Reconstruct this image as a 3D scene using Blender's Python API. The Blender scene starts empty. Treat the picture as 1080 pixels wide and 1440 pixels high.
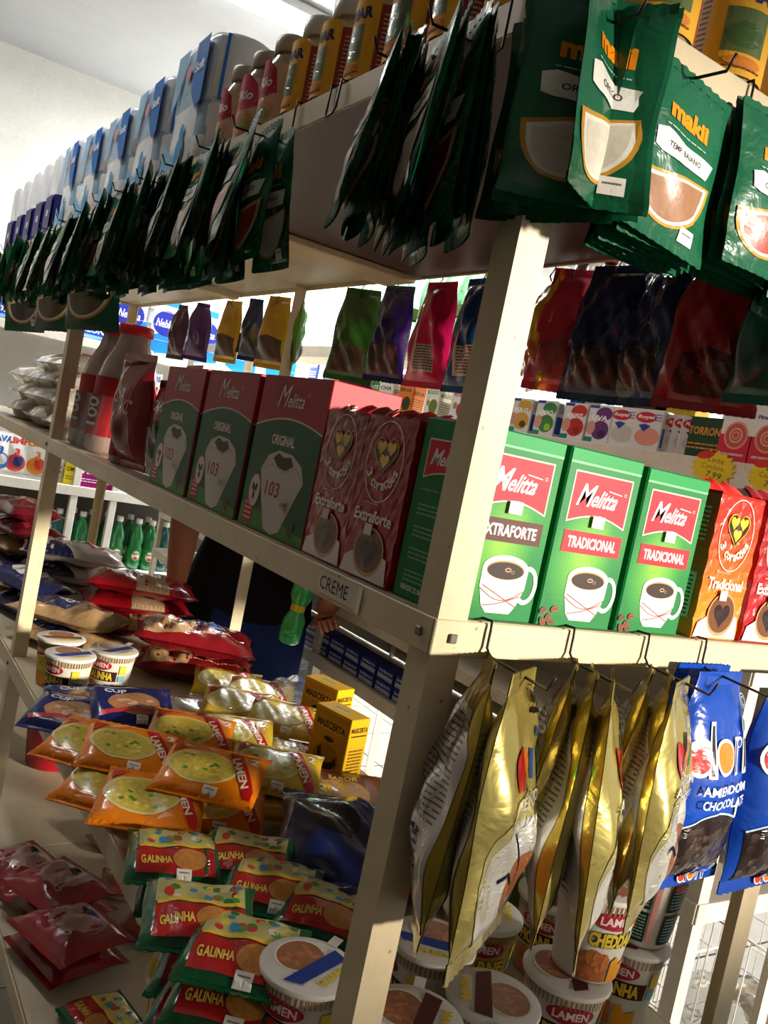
import bpy, math, random
from mathutils import Vector, Matrix, Euler
from mathutils.geometry import tessellate_polygon
PI = math.pi
rnd = random.Random(7)
SC = bpy.context.scene
COL = SC.collection

# ---------------------------------------------------------------- camera
CAM = (-0.43889, -0.56261, 1.45)
RW = ((0.8282, 0.1321, 0.5446), (-0.5232, -0.1662, 0.8359), (0.2009, -0.9772, -0.0686))  # cam axes right, down, forward
FPX = 1235.92
cd = bpy.data.cameras.new('camera'); cam = bpy.data.objects.new('camera', cd); COL.objects.link(cam)
_m = Matrix(((RW[0][0], -RW[0][1], -RW[0][2], CAM[0]), (RW[1][0], -RW[1][1], -RW[1][2], CAM[1]),
             (RW[2][0], -RW[2][1], -RW[2][2], CAM[2]), (0, 0, 0, 1)))
cam.matrix_world = _m
cd.sensor_fit = 'VERTICAL'; cd.sensor_height = 36.0; cd.lens = FPX / 1440 * 36.0
cd.clip_start = 0.02; cd.clip_end = 60
SC.camera = cam

# ---------------------------------------------------------------- sky, sun, exposure
SC.view_settings.view_transform = 'Standard'; SC.view_settings.look = 'None'
SC.view_settings.gamma = 1.0; SC.view_settings.use_curve_mapping = False
SC.view_settings.exposure = 0.12
W = bpy.data.worlds.new('sky'); SC.world = W; W.use_nodes = True
bg = W.node_tree.nodes['Background']; bg.inputs[0].default_value = (0.86, 0.93, 1.0, 1); bg.inputs[1].default_value = 0.8
sd = bpy.data.lights.new('sun', 'SUN'); sd.energy = 7.5; sd.angle = math.radians(4.5); sd.color = (1.0, 0.90, 0.76)
sun = bpy.data.objects.new('sun', sd); COL.objects.link(sun)
SUN_DIR = Vector((-0.50, 0.86, -0.16)).normalized()
sun.rotation_euler = (-SUN_DIR).to_track_quat('Z', 'Y').to_euler()
def area(name, loc, rot, sx, sy, e, c):
    l = bpy.data.lights.new(name, 'AREA'); l.shape = 'RECTANGLE'; l.size = sx; l.size_y = sy; l.energy = e; l.color = c
    o = bpy.data.objects.new(name, l); COL.objects.link(o); o.location = loc; o.rotation_euler = [math.radians(a) for a in rot]
    return o

def at(px, py, x=None, y=None, z=None):
    a, b = (px - 540) / FPX, (py - 720) / FPX
    r = [RW[i][0] * a + RW[i][1] * b + RW[i][2] for i in range(3)]
    t = (x - CAM[0]) / r[0] if x is not None else (y - CAM[1]) / r[1] if y is not None else (z - CAM[2]) / r[2]
    return Vector([CAM[i] + t * r[i] for i in range(3)])

# ---------------------------------------------------------------- colours, materials
def lin(v): return v / 12.92 if v <= 0.04045 else ((v + 0.055) / 1.055) ** 2.4
def C(r, g, b, n=0.0): return (lin(r / 255), lin(g / 255), lin(b / 255), n)   # 4th value: how strongly the material mottles it
WHITE = C(238, 236, 230); BLACK = C(20, 20, 22)
MATS = {}
def mat(name, rough=0.4, metal=0.0, coat=0.0, attr=True, color=(0.8, 0.8, 0.8, 1), bump=0.0, bscale=60, nscale=90, trans=0.0, ior=1.45, spec=0.5, wear=0.0, thin=None, sss=0):
    if name in MATS: return MATS[name]
    m = bpy.data.materials.new(name); m.use_nodes = True; nt = m.node_tree; N = nt.nodes; L = nt.links
    p = N['Principled BSDF']
    p.inputs['Roughness'].default_value = rough; p.inputs['Metallic'].default_value = metal
    p.inputs['Coat Weight'].default_value = coat; p.inputs['Coat Roughness'].default_value = 0.08
    p.inputs['Transmission Weight'].default_value = trans; p.inputs['IOR'].default_value = ior
    p.inputs['Specular IOR Level'].default_value = spec
    tc = N.new('ShaderNodeTexCoord')
    src = None
    nz = N.new('ShaderNodeTexNoise'); nz.inputs['Scale'].default_value = nscale; nz.inputs['Detail'].default_value = 4
    L.new(tc.outputs['Object'], nz.inputs['Vector'])
    if attr:
        a = N.new('ShaderNodeAttribute'); a.attribute_name = 'Col'
        src = a.outputs['Color']
        # mottling: colour * (1 + n*(noise-0.5)*3)
        mm = N.new('ShaderNodeMath'); mm.operation = 'SUBTRACT'; mm.inputs[1].default_value = 0.5; L.new(nz.outputs['Fac'], mm.inputs[0])
        m2 = N.new('ShaderNodeMath'); m2.operation = 'MULTIPLY'; L.new(mm.outputs[0], m2.inputs[0]); L.new(a.outputs['Alpha'], m2.inputs[1])
        m3 = N.new('ShaderNodeMath'); m3.operation = 'MULTIPLY_ADD'; m3.inputs[1].default_value = 4.0; m3.inputs[2].default_value = 1.0; L.new(m2.outputs[0], m3.inputs[0])
        vm = N.new('ShaderNodeVectorMath'); vm.operation = 'SCALE'; L.new(src, vm.inputs[0]); L.new(m3.outputs[0], vm.inputs['Scale'])
        src = vm.outputs[0]
    else:
        rgb = N.new('ShaderNodeRGB'); rgb.outputs[0].default_value = color; src = rgb.outputs[0]
    if wear > 0:
        n2 = N.new('ShaderNodeTexNoise'); n2.inputs['Scale'].default_value = 7; n2.inputs['Detail'].default_value = 8; n2.inputs['Roughness'].default_value = 0.7
        L.new(tc.outputs['Object'], n2.inputs['Vector'])
        r = N.new('ShaderNodeValToRGB'); r.color_ramp.elements[0].position = 0.35; r.color_ramp.elements[0].color = (1 - wear, 1 - wear, 1 - wear * 1.1, 1)
        r.color_ramp.elements[1].position = 0.6; r.color_ramp.elements[1].color = (1, 1, 1, 1)
        L.new(n2.outputs['Fac'], r.inputs[0])
        mx = N.new('ShaderNodeMix'); mx.data_type = 'RGBA'; mx.blend_type = 'MULTIPLY'; mx.inputs[0].default_value = 1
        L.new(src, mx.inputs[6]); L.new(r.outputs[0], mx.inputs[7])
        # small dark chips in the paint
        v = N.new('ShaderNodeTexVoronoi'); v.inputs['Scale'].default_value = 38; L.new(tc.outputs['Object'], v.inputs['Vector'])
        r2 = N.new('ShaderNodeValToRGB'); r2.color_ramp.elements[0].position = 0.05; r2.color_ramp.elements[0].color = (0.25, 0.2, 0.16, 1)
        r2.color_ramp.elements[1].position = 0.085; r2.color_ramp.elements[1].color = (1, 1, 1, 1); L.new(v.outputs['Distance'], r2.inputs[0])
        mx2 = N.new('ShaderNodeMix'); mx2.data_type = 'RGBA'; mx2.blend_type = 'MULTIPLY'; mx2.inputs[0].default_value = 0.7
        L.new(mx.outputs[2], mx2.inputs[6]); L.new(r2.outputs[0], mx2.inputs[7]); src = mx2.outputs[2]
    L.new(src, p.inputs['Base Color'])
    if bump > 0:
        nb = N.new('ShaderNodeTexNoise'); nb.inputs['Scale'].default_value = bscale; nb.inputs['Detail'].default_value = 3; nb.inputs['Distortion'].default_value = 0.6
        L.new(tc.outputs['Object'], nb.inputs['Vector'])
        b = N.new('ShaderNodeBump'); b.inputs['Strength'].default_value = bump; b.inputs['Distance'].default_value = 0.004
        L.new(nb.outputs['Fac'], b.inputs['Height']); L.new(b.outputs[0], p.inputs['Normal'])
    MATS[name] = m
    return m
CARD = mat('printed_card', 0.45, coat=0.0, nscale=60, spec=0.28)
FILM = mat('printed_film', 0.24, coat=0.3, spec=0.4, bump=0.55, bscale=38, nscale=260)
BAGF = mat('soft_film', 0.2, coat=0.6, bump=0.9, bscale=24, nscale=150)
FOIL = mat('metallised_film', 0.24, metal=0.75, coat=0.2, bump=0.5, bscale=30)
PLAST = mat('moulded_plastic', 0.35, nscale=30)
PAPER = mat('paper_label', 0.75)
FOOD = mat('food_print', 0.3, coat=0.5, bump=0.1, bscale=60, nscale=160)
CLOTH = mat('woven_cloth', 0.9, bump=0.3, bscale=300, spec=0.1, nscale=30)
SKIN = mat('skin', 0.5, nscale=14, bump=0.1, bscale=120)
WIRE = mat('dark_wire', 0.45, metal=0.7, attr=False, color=(0.03, 0.03, 0.032, 1))
CREAM = mat('cream_painted_steel', 0.42, attr=True, wear=0.16, bump=0.06, bscale=30)
WALLM = mat('plaster_wall', 0.85, attr=True, wear=0.05, bump=0.1, bscale=40)
PET = mat('clear_plastic', 0.08, attr=True, trans=0.92, ior=1.12, bump=0.2, bscale=30)
GLASS = mat('jar_glass', 0.08, attr=True, coat=0.8, nscale=70, bump=0.03)
CLEARF = mat('clear_film', 0.15, attr=True, trans=0.9, ior=1.05, bump=1.0, bscale=18)
TILE = mat('floor_tile', 0.25, attr=True, nscale=12)

# ---------------------------------------------------------------- glyphs and flat art
_gl = {}
def glyph(s, bold=0.0):
    k = (s, bold)
    if k in _gl: return _gl[k]
    cu = bpy.data.curves.new('t', 'FONT'); cu.body = s; cu.align_x = 'CENTER'; cu.align_y = 'CENTER'; cu.resolution_u = 2; cu.offset = bold
    o = bpy.data.objects.new('t', cu); COL.objects.link(o)
    dg = bpy.context.evaluated_depsgraph_get(); me = o.evaluated_get(dg).to_mesh(); me.calc_loop_triangles()
    vs = [(v.co.x, v.co.y) for v in me.vertices]; ts = [tuple(t.vertices) for t in me.loop_triangles]
    o.evaluated_get(dg).to_mesh_clear(); bpy.data.objects.remove(o); bpy.data.curves.remove(cu)
    if vs:
        y0 = min(v[1] for v in vs); y1 = max(v[1] for v in vs); x0 = min(v[0] for v in vs); x1 = max(v[0] for v in vs)
        vs = [((x - (x0 + x1) / 2), (y - (y0 + y1) / 2)) for x, y in vs]; ext = (x1 - x0, y1 - y0)
    else: ext = (1, 1)
    _gl[k] = (vs, ts, ext)
    return _gl[k]

class Art:
    """flat print: coloured pieces in (u, v) metres, each a hair above the last"""
    def __init__(s): s.it = []; s.lay = 1
    def _a(s, vs, ts, col, m=0): s.it.append((vs, ts, col, s.lay, m)); s.lay += 1; return s
    def poly(s, pts, col, m=0):
        ts = tessellate_polygon([[Vector((x, y, 0)) for x, y in pts]])
        return s._a(list(pts), [tuple(t) for t in ts], col, m)
    def rect(s, x0, y0, x1, y1, col, m=0): return s._a([(x0, y0), (x1, y0), (x1, y1), (x0, y1)], [(0, 1, 2), (0, 2, 3)], col, m)
    def ell(s, cx, cy, rx, ry, col, n=22, rot=0.0, m=0, a0=0, a1=360):
        pts = [(0.0, 0.0)] if a1 - a0 < 360 else []
        k = n if a1 - a0 >= 360 else n + 1
        for i in range(k):
            a = math.radians(a0 + (a1 - a0) * i / n); pts.append((rx * math.cos(a), ry * math.sin(a)))
        c, q = math.cos(rot), math.sin(rot)
        if a1 - a0 < 360: pts = pts[1:]
        return s.poly([(cx + x * c - y * q, cy + x * q + y * c) for x, y in pts], col, m)
    def ring(s, cx, cy, rx, ry, w, col, n=26, a0=0, a1=360, m=0):
        vs = []; ts = []
        for i in range(n + 1):
            a = math.radians(a0 + (a1 - a0) * i / n)
            vs += [(cx + rx * math.cos(a), cy + ry * math.sin(a)), (cx + (rx - w) * math.cos(a), cy + (ry - w) * math.sin(a))]
        for i in range(n): ts += [(2 * i, 2 * i + 2, 2 * i + 1), (2 * i + 1, 2 * i + 2, 2 * i + 3)]
        return s._a(vs, ts, col, m)
    def stroke(s, pts, w, col, m=0):
        vs = []; ts = []
        for i, p in enumerate(pts):
            a = pts[max(0, i - 1)]; b = pts[min(len(pts) - 1, i + 1)]
            dx, dy = b[0] - a[0], b[1] - a[1]; l = math.hypot(dx, dy) or 1
            vs += [(p[0] - dy / l * w / 2, p[1] + dx / l * w / 2), (p[0] + dy / l * w / 2, p[1] - dx / l * w / 2)]
        for i in range(len(pts) - 1): ts += [(2 * i, 2 * i + 1, 2 * i + 2), (2 * i + 1, 2 * i + 3, 2 * i + 2)]
        return s._a(vs, ts, col, m)
    def text(s, t, cx, cy, w, h, col, bold=0.02, shear=0.0, rot=0.0, m=0):
        vs, ts, ext = glyph(t, bold)
        kx, ky = w / max(ext[0], 1e-6), h / max(ext[1], 1e-6); c, q = math.cos(rot), math.sin(rot)
        o = []
        for x, y in vs:
            x2, y2 = x * kx + shear * y * ky, y * ky
            o.append((cx + x2 * c - y2 * q, cy + x2 * q + y2 * c))
        return s._a(o, ts, col, m)
    def arctext(s, t, cx, cy, r, a0, a1, h, col, bold=0.02, m=0):
        n = len(t)
        for i, ch in enumerate(t):
            if ch == ' ': continue
            a = math.radians(a0 + (a1 - a0) * (i + .5) / n)
            sg = 1 if a1 < a0 else -1
            rot = a - PI / 2 if sg > 0 else a + PI / 2
            g = glyph(ch, bold)[2]; hh = h * (1.0 if g[1] > .6 else .75)
            s.text(ch, cx + r * math.cos(a), cy + r * math.sin(a), hh * .75, hh, col, bold, rot=rot, m=m); s.lay -= 1
        s.lay += 1
        return s
    def lines(s, x0, x1, ytop, n, pitch, col, th=0.4, jit=True):
        vs = []; ts = []
        for i in range(n):
            y = ytop - i * pitch; x = x0; r = random.Random(i * 7 + n)
            while x < x1:
                l = min(x1 - x, (x1 - x0) * r.uniform(.06, .2)); k = len(vs)
                vs += [(x, y), (x + l, y), (x + l, y + pitch * th), (x, y + pitch * th)]; ts += [(k, k + 1, k + 2), (k, k + 2, k + 3)]
                x += l + (x1 - x0) * .025
        return s._a(vs, ts, col)

# ---------------------------------------------------------------- mesh builder
class MB:
    def __init__(s): s.v = []; s.f = []; s.c = []; s.m = []; s.sm = []
    def add(s, vs, fs, col, m=0, smooth=False):
        k = len(s.v); s.v += [tuple(v) for v in vs]
        for i, f in enumerate(fs):
            s.f.append(tuple(a + k for a in f)); s.c.append(col[i] if isinstance(col, list) else col); s.m.append(m); s.sm.append(smooth)
        return s
    def box(s, x0, y0, z0, x1, y1, z1, col, m=0, bev=0.0):
        if bev <= 0:
            vs = [(x0, y0, z0), (x1, y0, z0), (x1, y1, z0), (x0, y1, z0), (x0, y0, z1), (x1, y0, z1), (x1, y1, z1), (x0, y1, z1)]
            return s.add(vs, [(0, 3, 2, 1), (4, 5, 6, 7), (0, 1, 5, 4), (1, 2, 6, 5), (2, 3, 7, 6), (3, 0, 4, 7)], col, m)
        b = bev; vs = []
        for x, sx in ((x0, 1), (x1, -1)):
            for y, sy in ((y0, 1), (y1, -1)):
                for z, sz in ((z0, 1), (z1, -1)):
                    vs += [(x, y + sy * b, z + sz * b), (x + sx * b, y, z + sz * b), (x + sx * b, y + sy * b, z)]
        def I(ix, iy, iz, a): return (ix * 4 + iy * 2 + iz) * 3 + a
        fs = []
        fs += [tuple(I(0, *q, 0) for q in ((0, 0), (0, 1), (1, 1), (1, 0)))]; fs += [tuple(I(1, *q, 0) for q in ((0, 0), (1, 0), (1, 1), (0, 1)))]
        fs += [tuple(I(q[0], 0, q[1], 1) for q in ((0, 0), (1, 0), (1, 1), (0, 1)))]; fs += [tuple(I(q[0], 1, q[1], 1) for q in ((0, 0), (0, 1), (1, 1), (1, 0)))]
        fs += [tuple(I(*q, 0, 2) for q in ((0, 0), (0, 1), (1, 1), (1, 0)))]; fs += [tuple(I(*q, 1, 2) for q in ((0, 0), (1, 0), (1, 1), (0, 1)))]
        for iy in (0, 1):
            for iz in (0, 1): fs.append((I(0, iy, iz, 1), I(1, iy, iz, 1), I(1, iy, iz, 2), I(0, iy, iz, 2)))
        for ix in (0, 1):
            for iz in (0, 1): fs.append((I(ix, 0, iz, 0), I(ix, 1, iz, 0), I(ix, 1, iz, 2), I(ix, 0, iz, 2)))
        for ix in (0, 1):
            for iy in (0, 1): fs.append((I(ix, iy, 0, 0), I(ix, iy, 1, 0), I(ix, iy, 1, 1), I(ix, iy, 0, 1)))
        for ix in (0, 1):
            for iy in (0, 1):
                for iz in (0, 1): fs.append((I(ix, iy, iz, 0), I(ix, iy, iz, 1), I(ix, iy, iz, 2)))
        return s.add(vs, fs, col, m)
    def lathe(s, prof, col, n=20, m=0, cx=0, cy=0, smooth=True, ex=1.0, ey=1.0, cap=True):
        vs = []; fs = []; cs = []
        for r, z in prof:
            for i in range(n):
                a = 2 * PI * i / n; vs.append((cx + r * ex * math.cos(a), cy + r * ey * math.sin(a), z))
        for k in range(len(prof) - 1):
            for i in range(n):
                j = (i + 1) % n; fs.append((k * n + i, k * n + j, (k + 1) * n + j, (k + 1) * n + i)); cs.append(col[k] if isinstance(col, list) else col)
        s.add(vs, fs, cs, m, smooth)
        if cap:
            k = len(s.v) - len(vs)
            for base, rev in ((0, True), ((len(prof) - 1) * n, False)):
                f = [k + base + i for i in range(n)]
                if rev: f.reverse()
                s.f.append(tuple(f)); s.c.append((col[0 if rev else -1]) if isinstance(col, list) else col); s.m.append(m); s.sm.append(False)
        return s
    def tube(s, pts, r, col, n=6, m=0):
        pts = [Vector(p) for p in pts]; vs = []; fs = []
        for i, p in enumerate(pts):
            d = (pts[min(i + 1, len(pts) - 1)] - pts[max(0, i - 1)]).normalized()
            a = d.orthogonal().normalized() if i == 0 else (a - d * a.dot(d)).normalized()
            b = d.cross(a)
            for k in range(n):
                t = 2 * PI * k / n; vs.append(p + a * (r * math.cos(t)) + b * (r * math.sin(t)))
        for i in range(len(pts) - 1):
            for k in range(n): j = (k + 1) % n; fs.append((i * n + k, i * n + j, (i + 1) * n + j, (i + 1) * n + k))
        fs.append(tuple(range(n - 1, -1, -1))); fs.append(tuple((len(pts) - 1) * n + k for k in range(n)))
        return s.add(vs, fs, col, m, True)
    def grid(s, fn, u0, u1, v0, v1, nu, nv, col, m=0, flip=False, smooth=True):
        vs = []; fs = []; cs = []
        for j in range(nv + 1):
            for i in range(nu + 1): vs.append(fn(u0 + (u1 - u0) * i / nu, v0 + (v1 - v0) * j / nv))
        for j in range(nv):
            for i in range(nu):
                a = j * (nu + 1) + i; f = (a, a + 1, a + nu + 2, a + nu + 1)
                fs.append(f[::-1] if flip else f)
                cs.append(col(u0 + (u1 - u0) * (i + .5) / nu, v0 + (v1 - v0) * (j + .5) / nv) if callable(col) else col)
        return s.add(vs, fs, cs, m, smooth)
    def decal(s, art, fn, maxlen=None, off=0.0002, m0=0, step=None, mm=None):
        """fn(u, v) -> (point, normal)"""
        if step is None: step = 1.5e-4 if maxlen else 4e-5
        for vs, ts, col, lay, m in art.it:
            vs = list(vs); ts = list(ts)
            if maxlen:
                for _ in range(7):
                    mid = {}; nt = []; ch = False
                    def em(a, b):
                        k = (min(a, b), max(a, b))
                        if k in mid: return mid[k]
                        if math.hypot(vs[a][0] - vs[b][0], vs[a][1] - vs[b][1]) > maxlen:
                            vs.append(((vs[a][0] + vs[b][0]) / 2, (vs[a][1] + vs[b][1]) / 2)); mid[k] = len(vs) - 1
                        else: mid[k] = None
                        return mid[k]
                    for a, b, c in ts:
                        p, q, r = em(a, b), em(b, c), em(c, a); n = sum(x is not None for x in (p, q, r))
                        if n == 0: nt.append((a, b, c)); continue
                        ch = True
                        if n == 3: nt += [(a, p, r), (p, b, q), (r, q, c), (p, q, r)]
                        elif n == 1:
                            if p is not None: nt += [(a, p, c), (p, b, c)]
                            elif q is not None: nt += [(a, b, q), (a, q, c)]
                            else: nt += [(a, b, r), (b, c, r)]
                        else:
                            if p is None: nt += [(c, r, q), (a, b, q), (a, q, r)]
                            elif q is None: nt += [(a, p, r), (p, b, c), (p, c, r)]
                            else: nt += [(b, q, p), (a, p, q), (a, q, c)]
                    ts = nt
                    if not ch: break
            o = off + lay * step; out = []
            for u, v in vs:
                p, n = fn(u, v); out.append((p[0] + n[0] * o, p[1] + n[1] * o, p[2] + n[2] * o))
            # consistent facing
            if ts:
                a, b, c = (Vector(out[i]) for i in ts[0]); n = Vector(fn(*vs[ts[0][0]])[1])
            fs = []
            for t in ts:
                a, b, c = (Vector(out[i]) for i in t)
                fs.append(t if (b - a).cross(c - a).dot(n) >= 0 else (t[0], t[2], t[1]))
            s.add(out, fs, col, m0 + (m if mm is None else mm))
        return s
    def mesh(s, name, mats):
        me = bpy.data.meshes.new(name); me.from_pydata(s.v, [], s.f)
        for m in (mats if isinstance(mats, (list, tuple)) else [mats]): me.materials.append(m)
        me.polygons.foreach_set('material_index', s.m); me.polygons.foreach_set('use_smooth', s.sm)
        a = me.color_attributes.new('Col', 'FLOAT_COLOR', 'CORNER'); buf = []
        for f, c in zip(s.f, s.c): buf += list(c) * len(f)
        a.data.foreach_set('color', buf); me.update()
        return me

def nfn(P, flip=False):
    """point function -> (point, normal) by differences"""
    e = 1e-4
    def f(u, v):
        p = Vector(P(u, v)); n = (Vector(P(u + e, v)) - p).cross(Vector(P(u, v + e)) - p)
        if n.length < 1e-12: n = Vector((0, -1, 0))
        n.normalize()
        return p, (-n if flip else n)
    return f
def flat_front(y): return lambda u, v: ((u, y, v), (0, -1, 0))
def flat_left(x): return lambda u, v: ((x, u, v), (-1, 0, 0))     # u grows to +y; seen from -x, +y is on the left
def flat_top(z): return lambda u, v: ((u, v, z), (0, 0, 1))

# ---------------------------------------------------------------- objects
def link(name, me, parent=None):
    o = bpy.data.objects.new(name, me); COL.objects.link(o)
    if parent: o.parent = parent
    return o
LABELS = {}
def tag(o, label, cat, group=None, kind=None):
    o['label'] = label; o['category'] = cat
    if group: o['group'] = group
    if kind: o['kind'] = kind
    LABELS.setdefault(label, []).append(o.name)
    return o
def struct(name, mb, m, parent=None):
    o = link(name, mb.mesh(name, m), parent)
    if not parent: o['kind'] = 'structure'
    return o
def R_(x=0, y=0, z=0): return Euler((math.radians(x), math.radians(y), math.radians(z)), 'XYZ').to_matrix()
def place(kit, name, label, cat, loc, rot=(0, 0, 0), group=None, scale=1.0):
    """kit: list of (part name, mesh, [sub-parts])"""
    M = rot if isinstance(rot, Matrix) else R_(*rot)
    if len(kit) == 1 and not kit[0][2]:
        root = link(name, kit[0][1])
    else:
        root = link(name, None)
        for pn, me, sub in kit:
            o = link(pn, me, root)
            for sn, sm, *_ in sub: link(sn, sm, o)
    root.matrix_world = Matrix.Translation(loc) @ M.to_4x4() @ Matrix.Diagonal((scale, scale, scale, 1) if not isinstance(scale, tuple) else (*scale, 1))
    tag(root, label, cat, group)
    return root
ORD = ['first', 'second', 'third', 'fourth', 'fifth', 'sixth', 'seventh', 'eighth', 'ninth', 'tenth', 'eleventh', 'twelfth', 'thirteenth', 'fourteenth', 'fifteenth', 'sixteenth', 'seventeenth', 'eighteenth', 'nineteenth', 'twentieth']
# ================================================================ THE ROOM
RX0, RX1, RY0, RY1, RZ = -1.6, 4.7, -3.2, 4.45, 3.05
wc = C(244, 244, 240, .04)
for nm, b in (('wall_back', (RX0 - .1, RY1, 0, RX1 + .1, RY1 + .1, RZ)), ('wall_left', (RX0 - .1, RY0, 0, RX0, RY1, RZ)), ('wall_right', (RX1, RY0, 0, RX1 + .1, RY1, RZ))):
    struct(nm, MB().box(*b, wc if nm != 'wall_left' else C(120, 108, 96, .05)), WALLM)
struct('ceiling', MB().box(RX0 - .1, RY0 - .1, RZ, RX1 + .1, RY1 + .1, RZ + .1, C(186, 190, 196, .03)), WALLM)
# street front: unseen wall; roller-door opening and added sill shaped to steer sun
fw = MB(); OX0, OX1, OZ, SHADE_SILL, DX = 1.80, 4.5, 2.45, 1.62, 3.0
fw.box(OX0, RY0 - .1, 0, DX, RY0, SHADE_SILL, wc)  # added sill, blocks the low sun from the lower shelves
fw.box(RX0 - .1, RY0 - .1, 0, OX0, RY0, RZ, wc); fw.box(OX1, RY0 - .1, 0, RX1 + .1, RY0, RZ, wc); fw.box(OX0, RY0 - .1, OZ, OX1, RY0, RZ, wc)
struct('wall_front', fw, WALLM)
fl = struct('floor', MB().box(RX0 - .1, RY0 - 1.5, -.06, RX1 + .1, RY1 + .1, -.004, C(120, 116, 110)), TILE)
tb = MB().box(-.197, -.197, -.004, .197, .197, 0, C(156, 152, 146, .05), bev=.002).mesh('tile', TILE)
for i in range(14):
    for j in range(11):
        x, y = .55 + i * .4 - .8, .3 + j * .4 - .2
        if x > RX1 - .2 or y > RY1 - .2: continue
        t = link('tile', tb, fl); t.location = (x, y, 0)
# fluorescent battens on the ceiling; the far right one added to brighten the back
LAMP = mat('lamp_tube', .5, attr=False)
LAMP.node_tree.nodes['Principled BSDF'].inputs['Emission Color'].default_value = (1, .98, .95, 1)
LAMP.node_tree.nodes['Principled BSDF'].inputs['Emission Strength'].default_value = 24
def batten(x, y, label, rz=0, e=26):
    h = MB().box(-.62, -.06, -.05, .62, .06, 0, C(235, 235, 235), bev=.01).mesh('housing', CREAM)
    k = [('housing', h, [])]
    tb_ = MB()
    tb_.tube([(-.58, 0, 0), (.58, 0, 0)], .016, WHITE, 10)
    tm = tb_.mesh('tube', LAMP)
    r = place([('housing', h, [])] + [('lamp_tube', tm, [])] * 2, 'ceiling_light', label, 'light', (x, y, RZ), (0, 0, rz), 'ceiling tube lights')
    for i, c in enumerate([c for c in r.children if c.name.startswith('lamp_tube')]): c.location = (0, -.03 + .06 * i, -.068)
    area('lamp_glow', (x, y, RZ - .1), (0, 0, rz), 1.2, .15, e, (1.0, .98, .94))
batten(1.05, 2.75, 'twin fluorescent tube light on the ceiling over the aisle', e=14)
batten(-.45, 2.0, 'twin fluorescent tube light on the ceiling over the left aisle', 90, e=8.5)
batten(2.2, 3.75, 'added twin tube light in the far right corner, brightening the back wall', e=190)  # hidden lamp, added only to brighten the back wall
batten(3.4, 2.6, 'twin fluorescent tube light on the ceiling beyond the second shelf', e=40)

# ================================================================ SHELF RACKS
CR = C(214, 196, 160, .03)
ZT, ZM, ZD, ZL = 1.8428, 1.3247, .8114, .34
GW, GL, LEG, BAY = .555, 3.05, .031, 1.53
def post_mesh(sx, sy, h, col=CR, leg=LEG, z0=0.0):
    m = MB()
    m.box(min(0, sx * leg), min(0, sy * .003), z0, max(0, sx * leg), max(0, sy * .003), h, col)
    m.box(min(0, sx * .003), min(sy * .003, sy * leg), z0, max(0, sx * .003), max(sy * .003, sy * leg), h, col)
    return m.mesh('post', CREAM)
def bolts(m, x, y, ax, zs):
    for z in zs:
        for dz in (0,):
            if ax == 'x': m.box(x - .003, y - .004, z - .004, x, y + .004, z + .004, C(110, 100, 88), bev=.001)
            else: m.box(x - .004, y - .003, z - .004, x + .004, y, z + .004, C(110, 100, 88), bev=.001)
rack = link('shelf_rack', None)
tag(rack, 'cream steel island shelf rack in the foreground filled with coffee, snacks and noodles', 'shelf')
for y, sy in ((0, 1), (BAY, 1), (GL, -1)):
    for x, sx in ((0, 1), (GW, -1)):
        p = link('post', post_mesh(sx, sy, ZT), rack); p.location = (x, y, 0)
def deck(name, zt, lip, y0, y1, col, bcol, thick=.004, x1=GW, out=.0035, brow=False):
    d = link(name, MB().box(.002, y0 + .002, zt - thick, x1 - .002, y1 - .002, zt, bcol).mesh(name, CREAM), rack)
    for q in (('rail', (-out, y0, zt - lip, 0, y1, zt)), ('rail', (x1, y0, zt - lip, x1 + out, y1, zt))):
        r = link(q[0], MB().box(*q[1], col, bev=.001).mesh('rail', CREAM), d)
    return d
for z, lip, nm in ((ZM, .0305, 'middle_shelf'), (ZD, .038, 'lower_shelf'), (ZL, .035, 'bottom_shelf')):
    for y0, y1 in ((0, BAY), (BAY, GL)):
        deck(nm, z, lip, y0 + (.0005 if y0 else 0), y1, CR, C(196, 184, 160, .05))
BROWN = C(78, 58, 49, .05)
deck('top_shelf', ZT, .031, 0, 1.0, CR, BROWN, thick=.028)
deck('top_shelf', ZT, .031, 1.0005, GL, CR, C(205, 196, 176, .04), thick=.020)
for y, dpt in ((1.065, .12), (1.98, .05)):
    link('cross_beam', MB().box(.01, y - dpt / 2, ZT - .042, GW - .01, y + dpt / 2, ZT - .0285, CR, bev=.002).mesh('cross_beam', CREAM), rack)
for z, lip in ((ZT, .031), (ZM, .0305), (ZD, .038), (ZL, .035)):
    link('end_rail', MB().box(-.0035, -.0035, z - lip, GW + .0035, 0, z, CR, bev=.001).mesh('end_rail', CREAM), rack)
    link('end_rail', MB().box(-.0035, GL, z - lip, GW + .0035, GL + .0035, z, CR, bev=.001).mesh('end_rail', CREAM), rack)
bm_ = MB()
bolts(bm_, -.0035, .016, 'x', (ZM - .015, ZT - .015, ZD - .02)); bolts(bm_, .016, -.0035, 'y', (ZM - .015, ZT - .015, ZD - .02)); bolts(bm_, -.0035, BAY + .016, 'x', (ZM - .015, ZD - .02))
link('bolts', bm_.mesh('bolts', PLAST), rack)
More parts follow.
